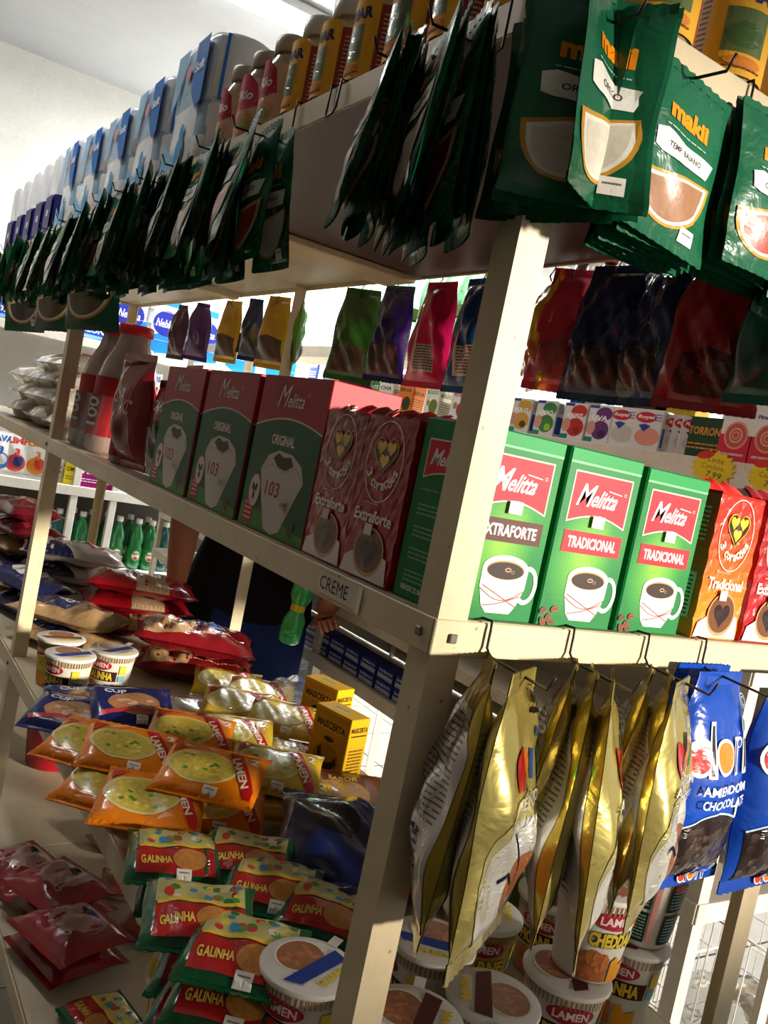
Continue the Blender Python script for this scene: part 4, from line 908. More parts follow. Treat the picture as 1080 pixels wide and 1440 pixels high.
for i in range(3): place(MEL_T, 'coffee_carton', 'green coffee carton hidden behind the front row, %s from the corner post' % ORD[i], 'coffee', (.014 + MW / 2 + .1 * i, .10 + MD / 2, ZM + .0005), (0, 0, U(-1, 1)), 'green coffee cartons') if i > 0 else None
place(COR_O, 'coffee_pack', 'orange vacuum coffee pack with heart logo beside the green cartons', 'coffee', (.366, .034, ZM + .0005), (0, 0, 1), 'heart logo coffee packs', (.9, 1, .96))
place(COR_R[0], 'coffee_pack', 'red vacuum coffee pack on the end shelf right of the orange one', 'coffee', (.452, .034, ZM + .0005), (0, 0, -1), 'heart logo coffee packs', (.9, 1, .97))
left(COR_R[1], 'coffee_pack', 'red EXTRAFORTE coffee pack with heart logo nearer the corner post', 'coffee', .139, .055, 'heart logo coffee packs', x=.008, s=(1.03, 1, .985))
left(COR_R[0], 'coffee_pack', 'red EXTRAFORTE coffee pack touching the big coffee filter box', 'coffee', .228, .055, 'heart logo coffee packs', x=.010, s=(1.03, 1, .985))
for i, (y, lb) in enumerate(((.366, 'large red and green coffee filter box nearest the red coffee packs'), (.558, 'red and green coffee filter box in the middle of the three'), (.745, 'red and green coffee filter box farthest from the corner post'))):
    left(FILT, 'filter_box', lb, 'box', y, .09, 'coffee filter boxes', x=.012, j=1.2)
# cup shaped pack half hidden behind the far filter box
a = Art(); a.rect(-.05, .0, .05, .08, C(206, 200, 190)); a.rect(-.05, .095, .05, .15, C(150, 24, 34)); a.ell(.0, .06, .036, .03, C(30, 24, 22)); a.text('CAFE', 0, .12, .06, .02, C(230, 220, 210), .03)
place(bag(.11, .165, .05, FILM, C(60, 24, 30), C(60, 24, 30), a, None, 'stand', 61, .002), 'coffee_pouch', 'dark coffee pouch with white cup beside the far filter box', 'coffee', (.05, .905, ZM + .002), (0, 0, -84))
# red wrapped pouches and bottles
pa = Art(); pa.text('CHOC', 0, .12, .08, .03, C(230, 200, 196), .02, .2, rot=-.3); pa.ell(.0, .06, .04, .03, C(120, 16, 26), m=1); pa.stroke([(-.05, .02), (-.02, .1), (-.04, .18)], .004, C(226, 150, 150)); pa.stroke([(.04, .02), (.03, .1), (.05, .17)], .003, C(226, 120, 120))
POU = bag(.135, .205, .06, BAGF, C(150, 18, 28), C(140, 16, 26), pa, None, 'stand', 62, .0028, nu=18, nv=22)
place(POU, 'cocoa_pouch', 'glossy red pouch leaning in front of the red capped bottles', 'pouch', (.035, 1.03, ZM + .001), RY(-4) @ RZ_(-82), 'red pouches')
place(POU, 'cocoa_pouch', 'glossy red pouch behind the leaning one, by the filter box', 'pouch', (.10, .985, ZM + .001), RY(2) @ RZ_(-98), 'red pouches')
bs = 1.27
for i, (x, y, lb) in enumerate(((.085, 1.31, 'brown bottle with red screw cap, nearer one'), (.085, 1.445, 'brown bottle with red screw cap, farther one beside the post'))):
    place(CHOC, 'drink_bottle', lb, 'bottle', (x, y, ZM + .0005), (0, 0, -75 + U(-8, 8)), 'brown bottles with red caps', bs * .96)
sh = MB()
sh.grid(lambda u, v: (.013 + .002 * math.sin(u * 60 + v * 20), u, v), 1.12, 1.50, ZM + .003, ZM + .12, 20, 8, C(200, 196, 194, .1), 0, flip=True)
tag(link('shrink_film', sh.mesh('shrink_film', CLEARF)), 'clear shrink film round the red labelled bottles', 'film')
SMB = [bottle(pscale([(.018, 0), (.026, .004), (.027, .05), (.026, .07), (.014, .10), (.012, .112)], 1), C(150, 140, 136), GLASS, C(206, 30, 36), .11, .014, .014, (.015, .05, .0274), C(170, 30, 40), None)]
for i, y in enumerate((1.155, 1.10, 1.215)):
    place(SMB[0], 'small_bottle', 'small clear bottle with red label inside the shrink film, %s from the red pouch' % ('first', 'second', 'third')[[1, 0, 2][i]], 'bottle', (.040 if i else .036, y - .01, ZM + .0005), (0, 0, 20 * i), 'small bottles')if i == 1 else None
# ---- white sacks on the middle shelf beyond the far post
wk = 0
for lay, (n, z) in enumerate(((3, 0), (3, .05), (3, .10), (2, .15))):
    for i in range(n):
        y = 1.70 + .30 * i + .1 * lay; wk += 1
        place(SACK['white'][wk % 2], 'flour_sack', 'white sugar sack in the pile beyond the far post, %s, %s along' % (('at the bottom', 'second from the bottom', 'third from the bottom', 'on top')[lay], ORD[i]), 'sack', (.13 + .02 * lay, y, ZM + z + .001), (0, 0, -90 + U(-8, 8)), 'white sugar sacks', (.9, 1.1, .95))
place(WATER, 'water_bottle', 'blue water bottle with red cap behind the white sacks', 'bottle', (.30, 2.62, ZM + .0005), (0, 0, -60), None, 1.15)
# ---- jars along the top, long side
for i, y in enumerate((.115, .205, .292, .378, .465, .548)):
    left(JARY, 'jar', 'yellow labelled BEMAR jar on the long side of the top shelf, %s from the corner' % ORD[i], 'jar', y, .078, 'yellow labelled jars', z=ZT, x=.006, j=10)
for i, (y, k) in enumerate(((.635, JARR), (.715, JARP), (.795, JARR))):
    left(k, 'jar', ('pink labelled vegetable jar next to the yellow jars', 'pink labelled vegetable jar, middle of three', 'pink labelled vegetable jar next to the paper rolls')[i], 'jar', y, .072, 'pink labelled jars', z=ZT, x=.008, j=10, s=1.06)
for i, x in enumerate((.035, .135, .235, .33, .42)):
    if i == 0: continue
    place(JARY, 'jar', 'yellow labelled BEMAR jar on the end of the top shelf, %s from the corner' % ORD[i - 1], 'jar', (x, .046, ZT + .0005), (0, 0, U(-30, -16)), 'yellow labelled jars', 1.0)
for i, (y, w, h, kd) in enumerate(((1.0, 0, 0, 0), (1.235, 0, 0, 1), (1.46, 0, 0, 0), (1.69, 0, 0, 1), (1.93, 0, 0, 0), (2.12, 0, 0, 2), (2.27, 0, 0, 2), (2.43, 0, 0, 2), (2.60, 0, 0, 2), (2.78, 0, 0, 2))):
    if kd == 2: left(ROLLD, 'paper_roll_pack', 'white paper roll pack with navy lower label, %s of the far ones' % ORD[i - 5], 'paper rolls', y, .115, 'paper roll packs', z=ZT, x=.01, s=(1, 1, 1))
    else: left(ROLL[kd], 'paper_roll_pack', 'light blue paper roll pack on the top shelf, %s from the jars' % ORD[i], 'paper rolls', y, .12, 'paper roll packs', z=ZT, x=.01, s=(1.02 if i < 3 else .9, 1, 1.0 if i not in (2,) else .9))
# ---- seasoning sachets on wire hooks, long side
def stack_left(i, y, n, fan=13, jit=8, where=''):
    place(HOOK, 'display_hook', 'dark wire hook on the top rail, %s' % where, 'hook', (0, y, ZT), (0, 0, -90), 'wire hooks')
    for k in range(n):
        q = k / max(1, n - 1); xx = -.060 + .040 * q
        th = fan * (1 - 2 * q) * .8 + U(-1.2, 1.2)
        M = RY(th) @ RX(U(-3, 3)) @ RZ_((-103 if i > 1 else -113) + (10 if i > 1 else -2) * q + U(-jit, jit) * .5)
        place(SACH[(i * 3 + (k // 2)) % 5] if k else SACH[(2, 2, 1, 2, 0, 2, 4)[i % 7]], 'seasoning_sachet', 'green seasoning sachet, %s from the front, %s' % (ORD[k], where), 'sachet', (xx, y + U(-.002, .002), ZT - .052 - .0015 * k), M, 'hanging seasoning sachets', (1.0, 1, .93))
stack_left(0, .065, 6, 7, 6, 'hanging on the first hook from the corner post')
stack_left(1, .150, 9, 12, 5, 'hanging on the second hook from the corner post')
for i, y in enumerate((.375, .31)): 
    if i == 0: place(UHOOK, 'display_hook', 'empty U shaped wire hook below the yellow jars', 'hook', (0, y + .0, ZT), (0, 0, -90), 'wire hooks')
ys = [.475, .60, .74, .87, 1.01, 1.15, 1.30, 1.46, 1.63, 1.81, 2.0, 2.2, 2.42, 2.66, 2.9]
for i, y in enumerate(ys):
    stack_left(i + 2, y, (3, 8, 8, 8, 8, 7, 7, 7, 6, 6, 6, 5, 5, 5, 4)[i], 12, 14, 'hanging on the %s hook past the empty hook' % ORD[i])
# ---- sachets on the end side
def stack_end(x, yaws, fan, where, dz=.05):
    place(HOOK, 'display_hook', 'dark wire hook on the end rail, %s' % where, 'hook', (x, 0, ZT), (0, 0, 0), 'wire hooks')
    n = len(yaws)
    for k, yw in enumerate(yaws):
        q = k / max(1, n - 1); yy = -.048 + .036 * q
        M = RX(-fan * (1 - 1.6 * q)) @ RY(U(-3, 3)) @ RZ_(yw)
        place(SACH[(k // 3 + {0: 2, 1: 0, 2: 1, 3: 3}[int(x * 10)]) % 5], 'seasoning_sachet', 'green seasoning sachet, %s from the front, %s' % (ORD[k], where), 'sachet', (x + U(-.003, .003), yy, ZT - dz - .001 * k), M, 'hanging seasoning sachets', (.98, .9, .90 if x < .05 else .80))
stack_end(.004, [22, -34, -46, -54, -62, -68, -74], 5, 'hanging from the corner end of the top rail', .042)
stack_end(.104, [6, 4, 7, 3, 8, 2, 5, 6], 3, 'hanging on the second hook of the end side', .06)
stack_end(.222, [4, 6, 3, 7, 5], 4, 'hanging on the third hook of the end side', .05)
stack_end(.325, [4, 6, 3, 7, 5], 4, 'hanging on the fourth hook of the end side', .06)
# ---- peanut bags on the end side
def hang_end(kit, x, y, yaw, lean, label, name='peanut_bag', group='gold peanut bags', z=ZM - .034, cat='bag', s=1.0, roll=0):
    place(kit, name, label, cat, (x, y, z), RX(-lean) @ RY(roll) @ RZ_(yaw), group, s)
for x, n in ((.052, 0), (.150, 1), (.252, 2), (.340, 3)):
    place(HOOKG, 'display_hook', 'dark wire hook on the end of the middle shelf, %s from the corner' % ORD[n], 'hook', (x, 0, ZM), (0, 0, 0), 'wire hooks')
hang_end(GOLD[0], .050, -.060, 32, 4, 'gold peanut bag at the front of the hook nearest the corner post', roll=1, s=.93)
hang_end(GOLD[1], .042, -.026, 56, 0, 'gold peanut bag at the back of the hook nearest the corner post, white side showing', roll=6, s=.92)
hang_end(GOLD[2], .148, -.064, 44, 3, 'gold peanut bag at the front of the second hook', roll=-3, s=.93)
hang_end(GOLD[0], .144, -.045, 48, 0, 'gold peanut bag in the middle of the second hook', roll=3, s=.92)
hang_end(GOLD[1], .140, -.026, 44, -3, 'gold peanut bag at the back of the second hook', roll=8, s=.90)
hang_end(GOLD[2], .240, -.064, 28, 3, 'gold peanut bag at the front of the third hook', roll=0, s=.88)
hang_end(GOLD[0], .244, -.045, 44, 0, 'gold peanut bag in the middle of the third hook', roll=5, s=.86)
hang_end(GOLD[1], .240, -.026, 42, -4, 'gold peanut bag at the back of the third hook', roll=9, s=.85)
hang_end(DORI, .336, -.034, 6, 2, 'royal blue chocolate peanut bag with a see-through window', 'peanut_bag', 'blue peanut bags', s=.93)
hang_end(DORI, .340, -.010, 2, -6, 'royal blue peanut bag behind the one with the price sticker', 'peanut_bag', 'blue peanut bags')
hang_end(DORI, .470, -.030, 4, 3, 'royal blue peanut bag cut off by the right edge', 'peanut_bag', 'blue peanut bags')
place(HOOKG, 'display_hook', 'dark wire hook holding the blue bag at the right edge', 'hook', (.492, 0, ZM), (0, 0, 0), 'wire hooks')
# ---- snack bags hanging on the far side of the top shelf
BH = MB().tube([(0, 0, .03), (0, .004, .01), (0, .012, -.004), (0, .004, -.014), (0, -.008, -.010), (0, -.010, 0)], .0013, C(30, 30, 32)).mesh('display_hook', WIRE)
def hang_far(kind, y, yaw, label, z=ZT - .05, s=1.0, x=GW + .008):
    s = (s * .86, s * .9, s)
    place([('wire', BH, [])], 'display_hook', 'small wire hook above the ' + label, 'hook', (x, y, z + .006), (0, 0, 90), 'wire hooks')
    place(SN[kind], 'snack_bag', label, 'bag', (x, y, z), RZ_(yaw) , 'snack bags on the far side', s)
hang_far('maroon', 2.50, -70, 'dark maroon snack bag hanging farthest left in the gap', s=1.12)
hang_far('purple', 2.30, -50, 'purple snack bag hanging beside the maroon one', s=1.12)
hang_far('yellow', 2.03, -70, 'mustard yellow snack bag hanging left of the navy one')
hang_far('navy', 1.86, -60, 'slim navy snack bag hanging between two yellow ones')
hang_far('yellow', 1.70, -64, 'mustard yellow snack bag hanging just left of the rear post', s=1.05)
hang_far('lime', 1.56, -110, 'lime green snack bag hanging against the rear post')
hang_far('green', 1.245, -58, 'dark green snack bag hanging right of the rear post')
hang_far('indigo', 1.09, -70, 'indigo snack bag hanging between the green and the pink ones')
hang_far('pink', .93, 96, 'hot pink snack bag hanging with its back seam showing')
hang_far('blue', .79, 92, 'blue snack bag hanging beside the corner post', s=1.02)
hang_far('yellow2', .60, -120, 'bright yellow snack bag hanging just right of the corner post', s=1.02)
hang_far('rose', .545, -62, 'rose red snack bag hanging right of the yellow one', s=1.02)
hang_far('deep', .45, 100, 'dark navy snack bag hanging beside the rose red one', s=1.0)
hang_far('deep', .36, 80, 'dark navy snack bag hanging next to the wine red one', s=1.0)
hang_far('red', .245, -70, 'wine red snack bag hanging at the right', s=1.0)
hang_far('teal', .15, -85, 'teal snack bag hanging at the right edge', s=1.0)
# ---- handwritten shelf tag
tm = MB(); ta = Art(); ta.rect(.118, ZM - .0255, .197, ZM - .004, C(216, 206, 186)); 
tl = MB().decal(ta, lambda u, v: ((-.0042, u, v), (-1, 0, 0)), off=.0001)
tx = Art(); tx.text('CREME', 0, 0, .056, .0135, C(52, 48, 48), .0); tl.decal(tx, lambda u, v: ((-.0044, .165 - u, ZM - .0145 + v + .0), (-1, 0, 0)), off=.0001)
ts = Art(); ts.rect(.112, ZM - .0275, .119, ZM - .003, C(236, 226, 206))
kt = [('tag_paper', tl.mesh('tag_paper', PAPER), []), ('tape', MB().decal(ts, lambda u, v: ((-.0046, u, v), (-1, 0, 0)), off=.0003).mesh('tape', CARD), [])]
place(kt, 'shelf_tag', 'paper shelf tag reading CREME in marker, taped to the middle rail', 'tag', (0, 0, 0))
# ---- on the lower shelf: packets, cups, sacks.  z = deck
DZ = ZD + .0005
def lie(kind, px, py, lvl, rz, label, group, name='noodle_pack', cat='packet', th=.034, tilt=(0, 0), s=1.0, var=0, kit=None, x=None, y=None):
    z = DZ + lvl * th * .95
    p = at(px, py, z=z + th * .6)
    k = (kit or NOOD)[kind][var % 2]
    tl = 13 if kind != 'green' else 3
    return place(k, name, label, cat, (p.x, p.y, z + .0015 + .024 * s * tl / 13), RZ_(rz - 12) @ RX(tilt[0] + tl) @ RY(tilt[1]), group, (s * 1.1, s * 1.16, 1))
G = 'noodle packets on the lower shelf'
lie('navy', 100, 1016, 0, -20, 'navy noodle packet next to the rail below the cups', G)
lie('navy', 122, 1000, 0, 10, 'navy noodle packet tucked under the noodle cups', G, var=1)
lie('navy', 184, 1004, 1, 4, 'navy noodle packet lying on top near the middle', G)
lie('brown', 246, 1012, 0, -8, 'brown noodle packet beside the navy ones', G)
lie('orange', 128, 1060, 0, -30, 'orange noodle packet partly covered next to the rail', G)
lie('orange', 182, 1068, 1, -12, 'orange noodle packet on top, at the left of the row', G, tilt=(0, 4))
lie('orange', 226, 1034, 0, -8, 'orange noodle packet peeking out between the upper ones', G, var=1)
lie('orange', 268, 1046, 1, -14, 'orange noodle packet on top behind the middle one', G, var=1, tilt=(3, 0))
lie('orange', 296, 1102, 2, -24, 'orange noodle packet on top of the pile in the middle', G)
lie('orange', 212, 1142, 1, -16, 'orange noodle packet at the front of the row, next to the rail', G, var=1)
lie('orange', 300, 1150, 0, -14, 'orange noodle packet under the middle of the pile', G)
lie('orange', 160, 1120, 0, -30, 'orange noodle packet standing by the rail under the front one', G)
lie('yellow', 318, 972, 0, -12, 'yellow noodle packet nearest the red rice sacks', G)
lie('yellow', 336, 1004, 1, -14, 'yellow noodle packet behind the shiny one', G, var=1)
lie('yellow', 398, 1022, 1, -22, 'shiny yellow noodle packet next to the yellow cartons', G)
lie('yellow', 322, 1046, 1, -10, 'pale yellow noodle packet beside the orange ones', G, var=1)
lie('yellow', 384, 1096, 1, -20, 'pale yellow noodle packet in front of the yellow carton', G)
lie('yellow', 388, 1060, 0, -20, 'pale yellow noodle packet under the shiny one', G, var=1)
lie('yellow', 400, 1136, 0, -16, 'pale yellow noodle packet beside the dark blue bag', G)
lie('yellow', 362, 986, 0, -16, 'yellow noodle packet at the back by the clear bag', G, var=1)
lie('brown', 478, 1130, 0, -12, 'beige noodle packet behind the dark blue bag', G, var=1)
for i, (px, py, lv, rz, lb) in enumerate(((246, 1206, 1, -6, 'at the left of the back pair'), (350, 1206, 1, -18, 'at the right of the back pair'), (384, 1248, 1, -20, 'in the middle beside the blue bag'), (280, 1288, 2, -10, 'on the left pile by the rail'), (344, 1340, 2, -24, 'topmost, next to the noodle cup'), (464, 1284, 1, -30, 'leaning against the corner post'),
        (262, 1250, 0, -8, 'underneath by the rail'), (300, 1360, 0, -20, 'underneath near the noodle cup'), (330, 1400, 1, -24, 'under the topmost one'), (430, 1300, 0, -24, 'underneath in the middle'), (300, 1420, 0, -24, 'frontmost by the rail'))):
    lie('green', px, py, lv, rz, 'green and red noodle packet %s' % lb, 'green noodle packets', var=i, s=.9)
# yellow cartons
for i, (px, py, rz, lb) in enumerate(((470, 1106, -76, 'yellow starch carton standing nearest the corner post'), (452, 1056, -74, 'yellow starch carton standing behind the other one'))):
    p = at(px, py, z=DZ); place(MAIS, 'starch_carton', lb, 'carton', (p.x, p.y + .02, DZ), (0, 0, rz), 'yellow starch cartons', .86)
ba = Art(); ba.ell(0, .1, .04, .03, C(16, 20, 40)); ba.stroke([(-.05, .15), (0, .16), (.05, .15)], .003, C(90, 110, 160))
p = at(458, 1180, z=DZ + .05)
place(bag(.17, .21, .085, BAGF, C(16, 34, 92), C(14, 28, 80), ba, None, 'lie', 71, .007, nu=20, nv=20), 'snack_bag', 'crumpled dark blue bag lying beside the corner post', 'bag', (p.x + .01, p.y, DZ + .022), RZ_(-30) @ RX(12))
# clear bag with blue contents behind the yellow cartons
p = at(420, 980, z=DZ + .03)
cb_ = bag(.15, .15, .08, CLEARF, C(210, 214, 220), C(210, 214, 220), None, None, 'lie', 72, .008, nu=18, nv=18)
place(cb_, 'clear_bag', 'clear plastic bag holding blue packets behind the yellow cartons', 'bag', (p.x - .02, p.y, DZ + .001), (0, 0, 20))
for i, (dx, dy) in enumerate(((-.04, .0), (.015, .015))):
    place(box_kit(.045, .02, .05, C(24, 44, 130), 'FLAN', C(210, 214, 230)), 'small_packet', 'small blue packet inside the clear bag, %s one' % ('left', 'right')[i], 'packet', (p.x + dx - .02, p.y + dy, DZ + .004), (0, 0, -40 + 20 * i), 'blue packets in the clear bag')
# cups
def cup(k, x, y, lvl, rz, label, s=1.0): place(CUPS[k], 'noodle_cup', label, 'noodle cup', (x, y, DZ + lvl * .1065), (0, 0, rz), 'noodle cups', s)
cup('blue', .048, 1.225, 0, -60, 'noodle cup in front of the other two by the far rice sacks')
cup('blue', .150, 1.272, 0, -50, 'noodle cup right of the front one by the far rice sacks')
cup('yellow', .055, 1.345, 0, -80, 'noodle cup behind the front one by the far rice sacks')
cup('blue', .052, .158, 0, -60, 'noodle cup with blue and white lid left of the corner post')
cup('picanha', .118, .058, 0, -40, 'noodle cup cut off at the bottom edge by the corner post')
cup('blue', .218, .165, 0, -120, 'noodle cup with blue lid right of the corner post')
cup('picanha', .222, .060, 0, 150, 'noodle cup with reddish lid at the bottom middle')
cup('yellow', .325, .205, 0, -30, 'yellow noodle cup in the shade behind the stacked cups')
cup('picanha', .345, .075, 0, -30, 'noodle cup under the CHEDDAR cup')
cup('cheddar', .368, .075, 1, -12, 'noodle cup printed CHEDDAR standing on another cup')
cup('back', .500, .110, 1, -30, 'noodle cup with dark green text panels on top of another')
cup('picanha', .492, .112, 0, -60, 'noodle cup under the one with green text panels')
cup('picanha', .460, .215, 0, -60, 'noodle cup at the back right behind the stacked cups')
place(COR_O if 0 else box_kit(.09, .04, .12, C(150, 120, 90), 'PAO', C(220, 200, 160)), 'bread_box', 'tan carton deep in the shade behind the gold bags', 'box', (.50, .36, DZ), (0, 0, -20))
place(bag(.16, .2, .07, BAGF, C(20, 34, 96), C(20, 30, 80), None, None, 'lie', 75, .006), 'snack_bag', 'dark blue bag lying in the shade behind the corner post', 'bag', (.20, .33, DZ + .001), (0, 0, 30))
place(bag(.16, .2, .07, BAGF, C(96, 120, 40), C(90, 110, 40), None, None, 'stand', 76, .006), 'snack_bag', 'green bag standing at the back right of the lower shelf', 'bag', (.50, .30, DZ + .001), (0, 0, -20))
place(bag(.16, .16, .06, BAGF, C(150, 24, 36), C(140, 20, 30), None, None, 'lie', 77, .006), 'snack_bag', 'red bag lying in the shade at the right of the lower shelf', 'bag', (.42, .42, DZ + .001), (0, 0, 60))
# sacks
def sack(kind, x, y, z, rz, label, s=(1, 1, 1), tilt=0, var=0): place(SACK[kind][var], 'food_sack', label, 'sack', (x, y, DZ + z), RZ_(rz) @ RY(tilt), 'sacks of staples', s)
sack('ninfa', .405, 1.43, .001, -24, 'red sack under the one with the blue oval logo', (.95, .95, .9))
sack('ninfa', .395, 1.44, .064, -20, 'red sack with blue oval logo on top of another sack', (.98, .95, 1.0), 3, 1)
sack('redend', .36, 1.80, .001, -14, 'red ended rice sack at the bottom of the second pile', (1, .95, .9))
sack('redend', .355, 1.81, .062, -10, 'red ended rice sack in the middle of the second pile', (1, .95, .8), 0, 1)
sack('redend', .36, 1.80, .115, -14, 'red ended rice sack on top of the second pile', (1, .95, .8), 2)
sack('flour', .24, 2.12, .001, -10, 'white and navy flour sack at the bottom of the third pile', (1, .95, .9))
sack('flour', .25, 2.13, .062, -4, 'white and navy flour sack in the middle of the third pile', (1, .95, .9), 0, 1)
sack('flour', .245, 2.12, .122, -12, 'white and navy flour sack on top of the third pile', (1, .95, .9), 2)
sack('tan', .15, 1.62, .001, -60, 'tan flour sack lying behind the noodle cups', (.9, .9, .8))
sack('tan', .15, 1.66, .055, -50, 'tan and navy flour sack on top behind the noodle cups', (.9, .9, .8), 0, 1)
sack('navys', .12, 1.92, .001, -70, 'navy and white sack beside the far post', (.9, .9, .8))
sack('tan', .12, 2.3, .001, -80, 'tan sack beyond the far post at the bottom', (.9, .9, .8), 0, 1)
sack('navys', .12, 2.30, .056, -75, 'navy sack beyond the far post, second from the bottom', (.9, .9, .7), 0, 1)
sack('tan', .12, 2.32, .108, -80, 'tan sack beyond the far post, third from the bottom', (.9, .9, .7))
sack('maroon', .12, 2.30, .160, -75, 'maroon bean sack beyond the far post, second from the top', (.9, .9, .7))
sack('maroon', .12, 2.32, .212, -80, 'maroon bean sack beyond the far post, topmost', (.9, .9, .8), 0, 1)
sack('navys', .10, 1.98, .06, -60, 'dark navy sack leaning by the far post', (.8, .8, .8), 6)
# ---- bottom shelf
BZ = ZL + .0005
ra = Art(); ra.ell(0, .1, .06, .055, C(150, 110, 106, .2), m=1); ra.ell(0, .125, .028, .014, C(26, 24, 24)); ra.text('FEIJAO', 0, .05, .09, .016, C(190, 150, 150), .03)
BEAN = [bag(.19, .17, .055, BAGF, C(130, 16, 28), C(120, 14, 24), ra, None, 'lie', s, .004, nu=16, nv=14) for s in (81, 82)]
for i, (x, y, z, rz, lb) in enumerate(((.10, 1.06, .048, -70, 'nearer bean packet on top'), (.11, 1.22, .05, -64, 'farther bean packet on top'), (.10, 1.07, .001, -74, 'nearer bean packet underneath'), (.12, 1.24, .001, -66, 'farther bean packet underneath'), (.07, 1.40, .001, -70, 'bean packet at the left edge'))):
    place(BEAN[i % 2], 'bean_packet', lb + ' on the bottom shelf', 'packet', (x, y, BZ + z), (0, 0, rz), 'bean packets')
for i, (x, y, rz, k) in enumerate(((.30, 1.30, -20, 'brown'), (.30, 1.12, -40, 'brown'), (.33, 1.50, 10, 'brown'))):
    place(NOOD[k][i % 2], 'noodle_pack', 'brown packet on the bottom shelf, %s from the front' % ('second', 'first', 'third')[i], 'packet', (x, y, BZ + .001), (0, 0, rz), 'brown packets on the bottom shelf')
for i in range(4): place(NOOD['green'][i % 2], 'noodle_pack', 'green packet on the bottom shelf in deep shade, %s of four' % ORD[i], 'packet', (.12 + .03 * i, .86 - .10 * i, BZ + .001), (0, 0, -80 + 5 * i), 'green packets on the bottom shelf')
rb = MB().lathe([(.05, 0), (.056, .004), (.066, .10), (.068, .104)], C(150, 16, 28), 20); rb.lathe([(.069, .104), (.070, .108), (.069, .118), (.05, .122)], C(190, 196, 200), 20)
place([('tub', rb.mesh('tub', PLAST), [])], 'plastic_tub', 'red plastic tub with pale lid on the bottom shelf behind the post', 'tub', (.26, 2.02, BZ), (0, 0, 0), None, 1.25)
yt = MB(); yt.add([(0, 0, 0), (.0, -.035, -.01), (.004, -.03, -.05), (.002, .004, -.055)], [(0, 1, 2, 3)], C(220, 180, 20)); yt.add([(.001, 0, -.0), (.001, -.035, -.01), (.005, -.03, -.05), (.003, .004, -.055)], [(3, 2, 1, 0)], C(220, 180, 20)); yt.tube([(.002, -.01, -.05), (.004, -.012, -.12), (.002, -.008, -.22)], .002, C(190, 150, 30))
place([('strip', yt.mesh('strip', PAPER), [])], 'price_strip', 'small yellow tag hanging under the lower shelf rail', 'tag', (.004, .44, ZD - .03), (0, 0, 0))
# ================================================================ ACROSS THE AISLE
def r2y(px, z): # y on the front plane of the far rack under pixel column px at height z
    lo, hi = .2, 4.0
    for _ in range(30):
        m = (lo + hi) / 2; q = Vector((RXA, m, z)) - Vector(CAM)
        x = sum(RW[i][0] * q[i] for i in range(3)) / sum(RW[i][2] * q[i] for i in range(3)) * FPX + 540
        if x > px: lo = m
        else: hi = m
    return (lo + hi) / 2
Z1, Z2, Z3, Z4, Z5 = 1.565, 1.777, 1.20, .93, .735
def face(kit, name, label, cat, px, z, d, group=None, s=1.0, dx=.01, yaw=0): place(kit, name, label, cat, (RXA + dx + d / 2, r2y(px, z), z + .0005), (0, 0, -90 + yaw), group, s)
for i, (px, k, lb) in enumerate(((722, 0, 'cake mix box with orange print beside the corner post'), (757, 1, 'green lime jelly box on the rack across the aisle'), (797, 2, 'red strawberry jelly box on the rack across the aisle'), (832, 3, 'purple grape jelly box on the rack across the aisle'), (864, 4, 'white dessert box with red oval logo, left of the pair'), (898, 5, 'white dessert box with pink bowl, right of the pair'))):
    face(JEL[k], 'jelly_box', lb, 'box', px, Z1, .032, 'jelly and dessert boxes', (1.18, 1, 1.0), yaw=U(-3, 3))
for i, px in enumerate((926, 938, 950)):
    place(JEL[4], 'jelly_box', 'white dessert box turned edge on, %s of three' % ORD[i], 'box', (RXA + .05, r2y(px, Z1), Z1 + .0005), (0, 0, -60), 'jelly and dessert boxes', .95)
face(box_kit(.11, .05, .085, C(30, 62, 36), 'TORRONE', C(206, 140, 40)), 'sweet_box', 'dark green box between the dessert boxes and the milk cartons', 'box', 972, Z1, .05, dx=.03)
for i, (px, dx) in enumerate(((1003, .045), (1022, .01), (1066, .01), (1110, .01))):
    face(MILK, 'milk_carton', 'white and red condensed milk carton, %s from the left' % ORD[i], 'carton', px, Z1, .05, 'condensed milk cartons', dx=dx)
for i, px in enumerate((1050, 1100)): place(box_kit(.09, .045, .045, C(228, 226, 222), 'CREME', C(190, 30, 50)), 'cream_box', 'small white box on top of the milk cartons, %s' % ('left', 'right')[i], 'box', (RXA + .035, r2y(px, Z1), Z1 + .119), (0, 0, -90), 'cream boxes')
# price bursts on the rail
def burst(label, px, py):
    p = at(px, py, x=RXA - .008); a = Art(); n = 17; pts = []
    for i in range(n * 2):
        r = 1 if i % 2 == 0 else .80; t = PI * i / n; pts.append((.052 * r * math.cos(t), .036 * r * math.sin(t)))
    b = MB(); a.poly(pts, C(236, 206, 30)); a.ell(-.022, .024, .019, .008, C(214, 50, 30), rot=.2)
    a.text('Leite', .004, .016, .036, .011, C(30, 40, 30), -.01, .1, rot=-.1); a.text('Condens.', .0, .002, .052, .010, C(30, 40, 30), -.01, .1, rot=-.08); a.text('7,99', .004, -.015, .034, .014, C(30, 40, 30), .0, .1, rot=-.1)
    b.decal(a, lambda u, v: ((0, -u, v), (-1, 0, 0)), off=.0008)
    c = MB(); a2 = Art(); a2.poly(pts, C(226, 196, 40)); c.decal(a2, lambda u, v: ((0, -u, v), (-1, 0, 0)), off=0); c.decal(a2, lambda u, v: ((.0006, -u, v), (1, 0, 0)), off=0)
    place([('card', c.mesh('card', PAPER), []), ('lettering', b.mesh('lettering', PAPER), [])], 'price_burst', label, 'price tag', p, (0, 0, 4), 'yellow starburst price tags')
burst('yellow starburst price tag reading Leite 7,99 left of the other', 1003, 658); burst('yellow starburst price tag cut off at the right edge', 1086, 672)
